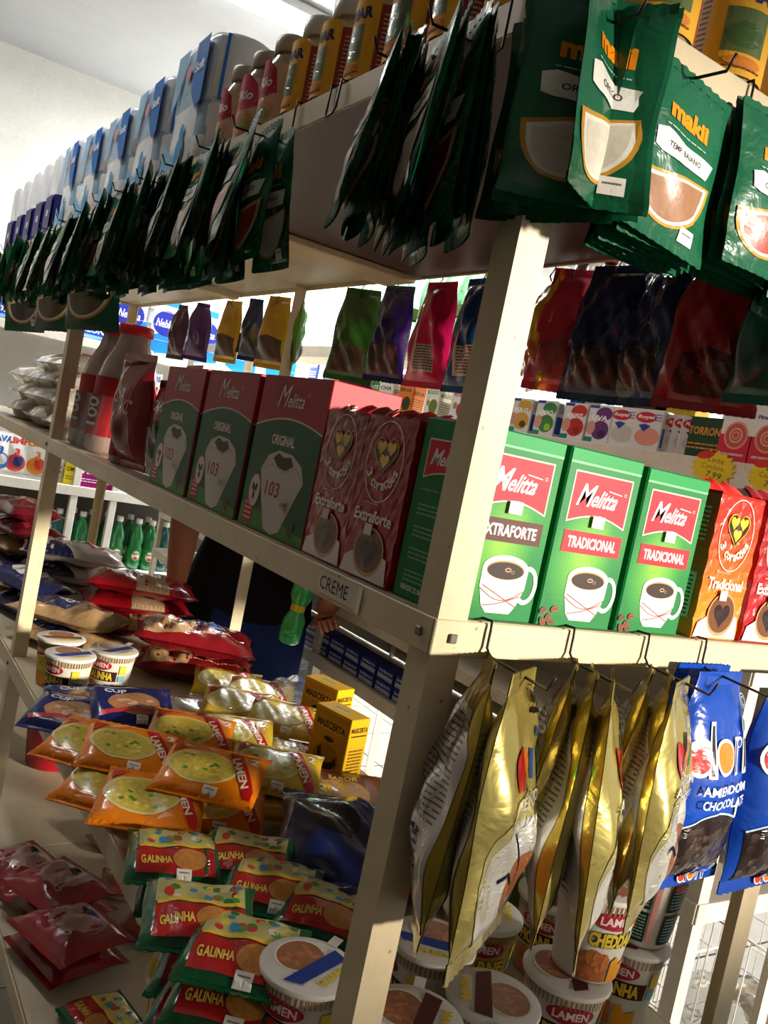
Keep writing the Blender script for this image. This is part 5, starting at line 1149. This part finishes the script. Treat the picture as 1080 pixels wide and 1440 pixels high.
# things at the back of that shelf
for i, (px, w, h, c, t) in enumerate(((740, .10, .10, C(200, 90, 96), 'BISC'), (762, .05, .13, C(30, 90, 200), 'SAL'), (785, .06, .19, C(206, 214, 216), 'SAL'), (860, .14, .12, C(96, 64, 50), 'CACAO'), (905, .12, .12, C(206, 176, 60), 'MILHO'), (945, .12, .10, C(170, 176, 166), 'AMIDO'))):
    place(box_kit(w, .05, h, c, t, C(230, 230, 226) if i != 4 else C(90, 60, 20)), 'carton', ('pale red carton', 'bright blue carton', 'white tall carton', 'brown cocoa carton', 'yellow corn carton', 'grey green carton')[i] + ' at the back of the shelf across the aisle', 'carton', (RXA + .20, r2y(px, Z1) + .09, Z1 + .0005), (0, 0, -90), 'cartons at the back')
# boxes seen in the gap left of the corner post
gx = [(452, C(206, 216, 200), 'CAMOMILA', C(60, 120, 60), .1), (488, C(120, 170, 70), 'CHA', C(230, 236, 220), .1), (515, C(60, 140, 60), 'MATE', C(230, 236, 220), .1), (532, C(226, 226, 216), 'CHA', C(60, 60, 50), .1), (560, C(222, 120, 40), 'ERVA', C(60, 60, 30), .11), (598, C(222, 222, 206), 'BOLDO', C(110, 120, 60), .1), (636, C(226, 226, 222), 'REGINA', C(200, 40, 90), .09), (664, C(40, 120, 70), 'HORTELA', C(226, 226, 222), .1)]
for i, (px, c, t, tc, h) in enumerate(gx):
    a = Art(); a.text(t, 0, .082, .06, .012, tc, .03); a.ell(.012, .040, .022, .022, tc, m=1); a.ell(-.018, .05, .008, .01, C(170, 150, 60), m=1); a.rect(-.034, .004, .034, .012, tc)
    face(box_kit(.078, .05, .1, c, t, tc, art=a), 'tea_box', ('pale green %s tea box', 'lime green %s tea box', 'dark green %s box', 'white %s box with dark print', 'orange %s tea box', 'cream %s tea box with a green cup', 'white %s box with pink lettering', 'green %s tea box by the post')[i] % t.lower() + ' across the aisle', 'box', px, Z1, .05, 'tea boxes', 1.0, dx=.01, yaw=U(-5, 5))
# bottles on the upper shelf
for i, (px, dx) in enumerate(((770, .0), (800, .02), (842, .0), (880, .0), (915, 0), (950, 0))):
    face(JUICE, 'juice_bottle', 'dark grape juice bottle with orange cap, %s right of the corner post' % ORD[i], 'bottle', px, Z2, .085, 'grape juice bottles', (1.05, 1.05, 1.02), dx=dx + .01)
for i, px in enumerate((470, 497, 522, 548, 574, 600, 625, 650)):
    face(SODA, 'soda_bottle', 'green soda bottle on the upper shelf across the aisle, %s from the left' % ORD[i], 'bottle', px, Z2, .09, 'green soda bottles', 1.0)
for i, (px, c, t) in enumerate(((985, C(206, 190, 90), 'Macarrao'), (1045, C(170, 40, 50), 'Molho'))):
    face(box_kit(.11, .06, .2, c, t, C(40, 60, 30) if i == 0 else C(230, 220, 210)), 'pasta_box', ('pale yellow pasta box behind the navy bags', 'red sauce box at the right edge')[i], 'box', px, Z2, .06)
lat = MB()
Lx, Ly0, Ly1 = RXA + .13, r2y(960, Z2), r2y(740, Z2)
n = 30; pitch = (Ly1 - Ly0) / n
for i in range(n + 1): lat.box(Lx, Ly0 + i * pitch, Z2 + .01, Lx + .003, Ly0 + i * pitch + .009, Z2 + .30, C(226, 222, 214))
for j in range(14): lat.box(Lx + .001, Ly0, Z2 + .01 + j * .022, Lx + .004, Ly1, Z2 + .021 + j * .022, C(226, 222, 214))
tag(link('plastic_crate', lat.mesh('plastic_crate', PLAST)), 'white perforated plastic crate behind the grape juice bottles', 'crate')
# packs on the lower shelves: blue boxes, light packs
BLUEK = box_kit(.095, .06, .04, C(28, 40, 120), 'SABAO', C(200, 206, 220), sub=C(150, 160, 190))
for i in range(9):
    y = 1.35 + .1 * i
    for k in range(2):
        place(BLUEK, 'soap_box', 'blue soap box %s, %s from the corner post' % (('in the lower layer', 'in the upper layer')[k], ORD[i]), 'box', (RXA + .045, y, Z5 + .0005 + .0405 * k), (0, 0, -90 + U(-2, 2)), 'blue soap boxes')

LITE = [box_kit(.10, .05, .085, c, t, tc) for c, t, tc in ((C(206, 220, 226), 'LENCOS', C(40, 60, 120)), (C(30, 80, 170), 'FRALDA', C(226, 230, 236)), (C(150, 60, 110), 'FLORAL', C(236, 226, 230)), (C(226, 226, 220), 'ALGODAO', C(60, 60, 70)))]
for i in range(7):
    place(LITE[(0, 0, 1, 3, 2, 0, 3)[i]], 'hygiene_box', ('pale blue', 'pale blue', 'royal blue', 'white', 'plum', 'pale blue', 'white')[i] + ' hygiene box on the shelf above the soap boxes, %s along' % ORD[i], 'box', (RXA + .035, 1.38 + .125 * i, Z4 + .0005), (0, 0, -90 + U(-3, 3)), 'hygiene boxes')
for i in range(6):
    place(LITE[(3, 0, 2, 1, 3, 0)[i]], 'hygiene_box', ('white', 'pale blue', 'plum', 'royal blue', 'white', 'pale blue')[i] + ' box on the third shelf across the aisle, %s along' % ORD[i], 'box', (RXA + .035, .5 + .15 * i, Z3 + .0005), (0, 0, -90), 'boxes on the third shelf')
# bags near the bottom right, on the far rack's low shelf
for i, (y, c, lb) in enumerate(((.62, C(176, 120, 80), 'tan bread bag'), (.74, C(96, 140, 50), 'green bag'))):
    place(bag(.16, .2, .08, BAGF, c, c, None, None, 'stand', 120 + i, .006), 'bread_bag', lb + ' on the rack across the aisle behind the noodle cups', 'bag', (RXA + .06, y, Z5 + .001), (0, 0, -80), None, .84)
# ================================================================ BACK WALL SHELVES
def back(kit, name, label, cat, px, z, group=None, s=1.0, dy=.06, yaw=0):
    lo, hi = -1.2, 2.9
    p = at(px, 720, y=BY + dy)
    for _ in range(4):   # follow the column px down to height z
        q = Vector((p.x, BY + dy, z)) - Vector(CAM); w_ = sum(RW[i][2] * q[i] for i in range(3)); cx = sum(RW[i][0] * q[i] for i in range(3)) / w_ * FPX + 540
        p.x -= (cx - px) * w_ / FPX / RW[0][0] * .9
    place(kit, name, label, cat, (p.x, BY + dy, z + .0005), (0, 0, yaw), group, s)
for i, (px, dy, c) in enumerate(((72, .07, 1), (92, .18, 1), (105, .07, 0), (118, .18, 0), (140, .18, 0), (157, .07, 0), (172, .19, 0), (184, .07, 0), (197, .18, 0), (203, .07, 0), (222, .07, 1), (232, .19, 0))):
    back(GREENB[c], 'cleaner_bottle', ('green' if c == 0 else 'teal') + ' pine cleaner bottle with white cap, %s from the left' % ORD[i], 'bottle', px, .555, 'pine cleaner bottles', 1.0, dy)
for i, (px, dy) in enumerate(((8, .18), (26, .07), (40, .19), (52, .07), (60, .18))):
    back(BLEACH, 'bleach_bottle', 'white bleach bottle with red cap, %s from the left' % ORD[i], 'bottle', px, .555, 'bleach bottles', 1.0, dy)
def det(c1, c2, t):
    a = Art(); w, h = .13, .22; a.ell(0, h * .3, w * .36, h * .2, c1, m=1); a.ell(.01, h * .34, w * .2, h * .12, c2, m=1); a.text(t, 0, h * .8, w * .8, h * .14, c1, .05, rot=.0); a.text('3', 0, h * .56, w * .2, h * .14, c1, .05)
    return bag(w, h, .06, FILM, C(232, 230, 226), None, a, None, 'stand', 130, .002, waist=.03)
for i, (px, k, lb) in enumerate(((-6, det(C(40, 90, 180), C(226, 230, 236), 'LAVA'), 'blue and white washing powder pack at the left edge'), (17, det(C(206, 60, 60), C(40, 50, 120), 'LIMP'), 'white washing powder pack with red print'), (46, det(C(226, 130, 30), C(206, 60, 40), 'LIMP'), 'white washing powder pack with orange print'))):
    back(k, 'powder_pack', lb, 'packet', px, .96, 'washing powder packs', 1.0, .05)
back(box_kit(.07, .06, .12, C(226, 206, 50), 'OMO', C(90, 60, 20)), 'sponge_pack', 'yellow pack beside the plum pack on the back shelf', 'packet', 96, .96, None, 1.0, .05)
back(box_kit(.20, .08, .12, C(140, 20, 96), 'VENUS', C(226, 220, 236)), 'soap_pack', 'plum coloured pack on the back shelf', 'packet', 128, .96, None, 1.0, .05)
back(box_kit(.14, .06, .22, C(226, 222, 216), 'LIMPA', C(60, 60, 140)), 'powder_box', 'white box half hidden on the back shelf', 'box', 66, .96, None, 1.0, .09)
# blue packs and white roll packs on the top board
bt = det(C(30, 60, 180), C(226, 230, 240), 'NEBLI')
def rollw(seed):
    w, h = .26, .30; a = Art(); a.poly([(-w * .48, h * .3), (w * .48, h * .5), (w * .48, h * .08), (-w * .2, h * .02), (-w * .48, h * .1)], C(24, 120, 210)); a.ell(0, h * .55, w * .4, h * .22, C(34, 44, 150)); a.text('Neblina', 0, h * .55, w * .6, h * .14, C(230, 234, 244), .02, .2); a.rect(-w * .2, h * .86, w * .3, h * .97, C(40, 130, 210))
    k = [('wrapper', MB().box(-w / 2, -.06, 0, w / 2, .06, h, C(232, 236, 242), bev=.02).mesh('wrapper', FILM), []), ('front_print', MB().decal(a, flat_front(-.0602), off=.0004).mesh('front_print', CARD), [])]
    s = MB()
    for j in range(1, 4): s.box(-w / 2 - .001, -.0615, h * j / 4 - .001, w / 2 + .001, .0615, h * j / 4 + .001, C(190, 200, 220))
    k.append(('seams', s.mesh('seams', FILM), [])); return k
RW_ = rollw(1)
for i, px in enumerate((170, 222, 275, 330, 385)):
    back(RW_, 'paper_roll_pack', 'white and blue paper roll pack on the back wall shelf, %s from the left' % ORD[i], 'paper rolls', px, 1.70, 'paper roll packs on the back wall', (.72, 1, 1), .08)
bl = Art(); bl.text('NEBLON', 0, .045, .16, .03, C(226, 230, 240), .04); bl.rect(-.12, .004, .12, .02, C(120, 170, 230))
BLB = carton(.26, .1, .09, C(20, 70, 190), bl, None, None, .008, FILM)
for i, px in enumerate((-15, 30, 76, 118)):
    back(BLB, 'blue_pack', 'blue long pack lying on the back wall shelf, %s from the left' % ORD[i], 'packet', px, 1.70, 'blue long packs', 1.0, .07)
back(det(C(40, 60, 170), C(206, 60, 90), 'PANOS'), 'powder_pack', 'blue pack standing behind the brown bottles', 'packet', 203, 1.40, None, 1.0, .05)
back(box_kit(.26, .1, .2, C(30, 60, 130), 'Fralda', C(232, 236, 240), ), 'diaper_pack', 'navy pack with white lettering beside the green soda bottles', 'packet', 462, 1.70, None, 1.0, .05)
# shelf under that standing pack
w3 = link('shelf_board', MB().box(.9, BY + .002, 1.375, 1.9, RY1 - .01, 1.398, wcr).mesh('shelf_board', CREAM), rackb)
# sachets hanging far left on the back edge of the top shelf
for i, y in enumerate((1.36, 1.70, 2.06)):
    place(SACH[3 if i < 2 else 4], 'seasoning_sachet', 'large green sachet hanging lower than the others, %s from the corner post' % ORD[i], 'sachet', (-.030, y, ZT - .062), RY(-8) @ RZ_(-58), 'large sachets on the long side', 1.32)
# ================================================================ SHOPPER IN THE AISLE
def skinned(name, joints, edges, m, colf, parent=None, sub=2, root=0):
    me = bpy.data.meshes.new(name); me.from_pydata([j[:3] for j in joints], edges, [])
    o = bpy.data.objects.new(name, me); COL.objects.link(o)
    sk = o.modifiers.new('skin', 'SKIN'); sk.use_smooth_shade = True
    for i, j in enumerate(joints):
        d = me.skin_vertices[0].data[i]; d.radius = (j[3], j[4] if len(j) > 4 else j[3]); d.use_root = (i == root)
    ss = o.modifiers.new('sub', 'SUBSURF'); ss.levels = sub; ss.render_levels = sub
    dg = bpy.context.evaluated_depsgraph_get(); ev = o.evaluated_get(dg); nm = bpy.data.meshes.new_from_object(ev)
    bpy.data.objects.remove(o); o = bpy.data.objects.new(name, nm); COL.objects.link(o)
    nm.materials.clear(); nm.materials.append(m)
    a = nm.color_attributes.get('Col') or nm.color_attributes.new('Col', 'FLOAT_COLOR', 'POINT'); buf = []
    for v in nm.vertices: buf += list(colf(v.co))
    a.data.foreach_set('color', buf)
    nm.polygons.foreach_set('use_smooth', [True] * len(nm.polygons))
    if parent: o.parent = parent
    return o
PX, PY = .80, 2.05
SKN = C(186, 120, 88, .03)
XS = 1.28
# body: one continuous surface, pelvis rooted. (x, y, z, radius)
J = [(PX, PY, .90, .135), (PX + .01, PY - .01, 1.05, .14), (PX + .04, PY - .04, 1.22, .145), (PX + .06, PY - .07, 1.335, .115), (PX + .09, PY - .11, 1.405, .055), (PX + .10, PY - .14, 1.45, .052),
     (PX - .10, PY + .05, 1.325, .066), (PX - .18, PY + .04, 1.20, .050), (PX - .20, PY - .01, 1.10, .041), (PX - .212, PY - .06, 1.0, .034), (PX - .225, PY - .11, .91, .023), (PX - .228, PY - .13, .885, .022),
     (PX + .13, PY - .15, 1.31, .060), (PX + .14, PY - .27, 1.19, .050), (PX + .13, PY - .32, 1.07, .042), (PX + .13, PY - .27, .96, .036), (PX + .135, PY - .23, .92, .028), (PX + .135, PY - .215, .90, .025),
     (PX - .075, PY + .03, .80, .11), (PX - .09, PY + .01, .48, .068), (PX - .095, PY + .05, .12, .044), (PX - .10, PY - .03, .045, .04), (PX - .105, PY - .10, .035, .034),
     (PX + .075, PY - .03, .80, .11), (PX + .085, PY - .06, .48, .068), (PX + .09, PY - .02, .12, .044), (PX + .09, PY - .10, .045, .04), (PX + .09, PY - .17, .035, .034)]
E_ = [(0, 1), (1, 2), (2, 3), (3, 4), (4, 5), (3, 6), (6, 7), (7, 8), (8, 9), (9, 10), (10, 11), (3, 12), (12, 13), (13, 14), (14, 15), (15, 16), (16, 17), (0, 18), (18, 19), (19, 20), (20, 21), (21, 22), (0, 23), (23, 24), (24, 25), (25, 26), (26, 27)]
man = link('person', None); man.location = (0, 0, 0)
tag(man, 'person in a black t-shirt and blue jeans standing in the aisle holding a green bottle', 'person')
body = skinned('body', J, E_, SKIN, lambda v: SKN, man)
for v in body.data.vertices: v.co.x = PX + (v.co.x - PX) * XS
J = [(PX + (j[0] - PX) * XS,) + tuple(j[1:]) for j in J]
JV = [Vector(j[:3]) for j in J]
def bone(p):
    best = (9, None)
    for k, (a, b) in enumerate(E_):
        d = JV[b] - JV[a]; t = min(1, max(0, (p - JV[a]).dot(d) / d.length_squared)); q = (p - JV[a] - d * t).length - (J[a][3] * (1 - t) + J[b][3] * t)
        if q < best[0]: best = (q, k, t)
    return best
def grown(name, keep, g, col, m=CLOTH):
    """clothing: the body's own surface where keep() says so, moved out along the normals"""
    me = body.data; vs = [v.co + v.normal * g for v in me.vertices]; mb = MB(); used = {}; fs = []; out = []
    for p in me.polygons:
        if keep(p.center, bone(p.center)):
            f = []
            for i in p.vertices:
                if i not in used: used[i] = len(out); out.append(vs[i])
                f.append(used[i])
            fs.append(tuple(f))
    mb.add(out, fs, col, 0, True); return link(name, mb.mesh(name, m), man)
ARM = {7: 0, 8: 1, 9: 1, 10: 1, 13: 0, 14: 1, 15: 1, 16: 1}
grown('t_shirt', lambda c, b: c.z > .845 and c.z < 1.40 and (b[1] in (0, 1, 2, 5, 6, 11, 12, 17, 22, 3) or (b[1] in (7, 13) and b[2] < .3)), .020, C(24, 24, 26, .02))
grown('jeans', lambda c, b: c.z < .93 and c.z > .09 and b[1] in (0, 17, 18, 19, 22, 23, 24), .009, C(32, 46, 92, .06))
grown('shoes', lambda c, b: c.z < .10 and b[1] in (19, 20, 21, 24, 25, 26), .010, C(30, 30, 32))
grown('belt', lambda c, b: .885 < c.z < .925 and b[1] in (0, 17, 22), .013, C(40, 26, 20))
# head with face and hair
hx, hy, hz = PX + .125, PY - .185, 1.53
hd = MB(); NU, NV = 28, 22
def headp(a, b):
    x, y, z = math.cos(b) * math.sin(a), -math.cos(b) * math.cos(a), math.sin(b)
    r = .098; X, Y, Z = x * .076, y * .094, z * .115
    if z < 0: X *= 1 - .28 * (-z) ** 1.5; Y *= 1 - .12 * (-z)
    f = max(0, -y)
    nose = math.exp(-((x / .16) ** 2 + ((z + .14) / .2) ** 2)) * f; Y -= .022 * nose
    for sx in (-1, 1): Y += .008 * math.exp(-(((x - sx * .36) / .14) ** 2 + ((z - .02) / .1) ** 2)) * f
    Y -= .005 * math.exp(-((x / .28) ** 2 + ((z + .48) / .09) ** 2)) * f
    return (X, Y, Z)
hd.grid(headp, 0, 2 * PI, -PI / 2, PI / 2, NU, NV, SKN)
for sx in (-1, 1): hd.lathe([(.001, -.018), (.012, -.012), (.015, 0), (.012, .014), (.002, .020)], SKN, 10, cx=sx * .074, cy=.008, ex=.5)
ho = link('head', hd.mesh('head', SKIN), man)
ey = MB()
for sx in (-1, 1):
    ey.lathe([(.0005, -.008), (.006, -.005), (.009, 0), (.006, .005), (.0005, .008)], C(226, 222, 216), 12, cx=sx * .028, cy=-.079, ex=1.2, ey=.6); ey.lathe([(.0005, -.004), (.004, 0), (.0005, .004)], C(40, 26, 20), 10, cx=sx * .028, cy=-.0845, ey=.5)
    ey.tube([(sx * .014, -.092, .022), (sx * .03, -.090, .026), (sx * .044, -.080, .020)], .0028, C(40, 28, 22))
link('eyes', ey.mesh('eyes', SKIN), ho)
mo = MB().tube([(-.020, -.082, -.058), (-.008, -.090, -.056), (.008, -.090, -.056), (.020, -.082, -.058)], .0032, C(150, 80, 72)); link('mouth', mo.mesh('mouth', SKIN), ho)
hr = MB()
def hairp(a, b):
    p = headp(a, b); k = 1.08 + .02 * math.sin(a * 9 + b * 7); return (p[0] * k, p[1] * k + .004, p[2] * k)
hr.grid(hairp, PI * .42, PI * 1.58, -.45, PI / 2, 22, 12, C(34, 26, 22)); hr.grid(hairp, -PI * .42, PI * .42, .62, PI / 2, 16, 6, C(34, 26, 22))
link('hair', hr.mesh('hair', CLOTH), ho)
ho.matrix_world = Matrix.Translation((hx, hy, hz)) @ (RZ_(28) @ RX(28)).to_4x4()
# hands: palm and five separate fingers
def hand(side, org, M, curl, name='hand'):
    """palm in local: fingers along -z, palm facing -y; side=+1 thumb on +x"""
    js = []; es = []
    js += [(0, 0, .01, .021, .015), (0, 0, -.03, .030, .013), (0, 0, -.062, .033, .012)]; es += [(0, 1), (1, 2)]
    def add(base, pts, rad):
        k = len(js)
        for i, p in enumerate(pts): js.append((*p, rad * (1 - .12 * i))); es.append((base if i == 0 else k + i - 1, k + i))
    for i, (x, L) in enumerate(((.024, .068), (.008, .076), (-.008, .070), (-.024, .054))):
        c = math.radians(curl); z = -.078; y = 0; pts = [(x * side, 0, z)]; a = 0
        for s in (.42, .32, .26): a += c; z -= L * s * math.cos(a); y -= L * s * math.sin(a); pts.append((x * side * (1 + .05), y, z))
        add(2, pts, .0088)
    c = math.radians(curl * .5)
    add(1, [(.034 * side, -.006, -.034), (.046 * side, -.018, -.058), (.044 * side, -.034, -.076)], .0105)
    o = skinned(name, js, es, SKIN, lambda v: SKN, None, 2, 1)
    o.parent = man; o.matrix_world = Matrix.Translation(org) @ M.to_4x4()
    return o
hand(1, (J[11][0], J[11][1], J[11][2] + .01), RX(14) @ RZ_(60), 26)
hp = at(404, 858, y=J[17][1] - .03)
hand(-1, (J[17][0], J[17][1], J[17][2] + .02), RX(-50) @ RZ_(-40), 50)
bq = at(404, 905, y=J[17][1] - .075)
place(SODA2, 'soda_bottle', 'green soda bottle held by the person in the aisle', 'bottle', bq, RY(6), None, .85)
# black box on the far aisle floor side
bb = at(390, 905, z=.62)
st = MB().box(-.14, -.10, 0, .14, .10, .10, C(26, 26, 28), bev=.006); 
place([('case', st.mesh('case', PLAST), []), ('lid', MB().box(-.142, -.102, .10, .142, .102, .115, C(36, 36, 38), bev=.004).mesh('lid', PLAST), [])], 'black_box', 'black box on the tiled floor beside the person', 'box', (1.02 + .75, 3.55, 0), (0, 0, 20), None, (1, 1, 2.2))
# paper bag held at the hip
# ================================================================ WIRE BASKET AND CLEAR BAG, RIGHT
bk = MB(); wcol = C(226, 220, 208)
X0, X1, Y0, Y1, ZA, ZB = 1.40, 1.95, .42, .80, .16, .56
for k, z in enumerate((ZA, ZA + .12, ZB)):
    for a_, b_ in (((X0, Y0), (X1, Y0)), ((X1, Y0), (X1, Y1)), ((X1, Y1), (X0, Y1)), ((X0, Y1), (X0, Y0))): bk.tube([(*a_, z), (*b_, z)], .003, wcol)
for i in range(15):
    x = X0 + (X1 - X0) * i / 14
    for y in (Y0, Y1): bk.tube([(x, y, ZA), (x, y, ZB)], .0018, wcol, 5)
for i in range(9):
    y = Y0 + (Y1 - Y0) * i / 8
    for x in (X0, X1): bk.tube([(x, y, ZA), (x, y, ZB)], .0018, wcol, 5)
    bk.tube([(X0, y, ZA), (X1, y, ZA)], .0018, wcol, 5)
lg = MB()
for x in (X0, X1):
    for y in (Y0, Y1): lg.tube([(x, y, 0), (x, y, ZA)], .005, wcol, 8)
place([('basket', bk.mesh('basket', PLAST), []), ('legs', lg.mesh('legs', PLAST), [])], 'wire_basket', 'white wire basket stand at the lower right', 'basket', (0, 0, 0))
place(bag(.30, .30, .18, CLEARF, C(214, 214, 210), C(214, 214, 210), None, None, 'lie', 140, .014, nu=22, nv=22), 'clear_bag', 'crumpled clear plastic bag in the wire basket at the lower right', 'bag', (1.62, .6, ZA + .01), (0, 0, 20))
place(bag(.2, .2, .12, BAGF, C(120, 90, 50, .2), C(120, 90, 50), None, None, 'lie', 141, .006), 'bread_bag', 'brown bag under the clear bag in the wire basket', 'bag', (1.80, .58, ZA + .01), (0, 0, 60))
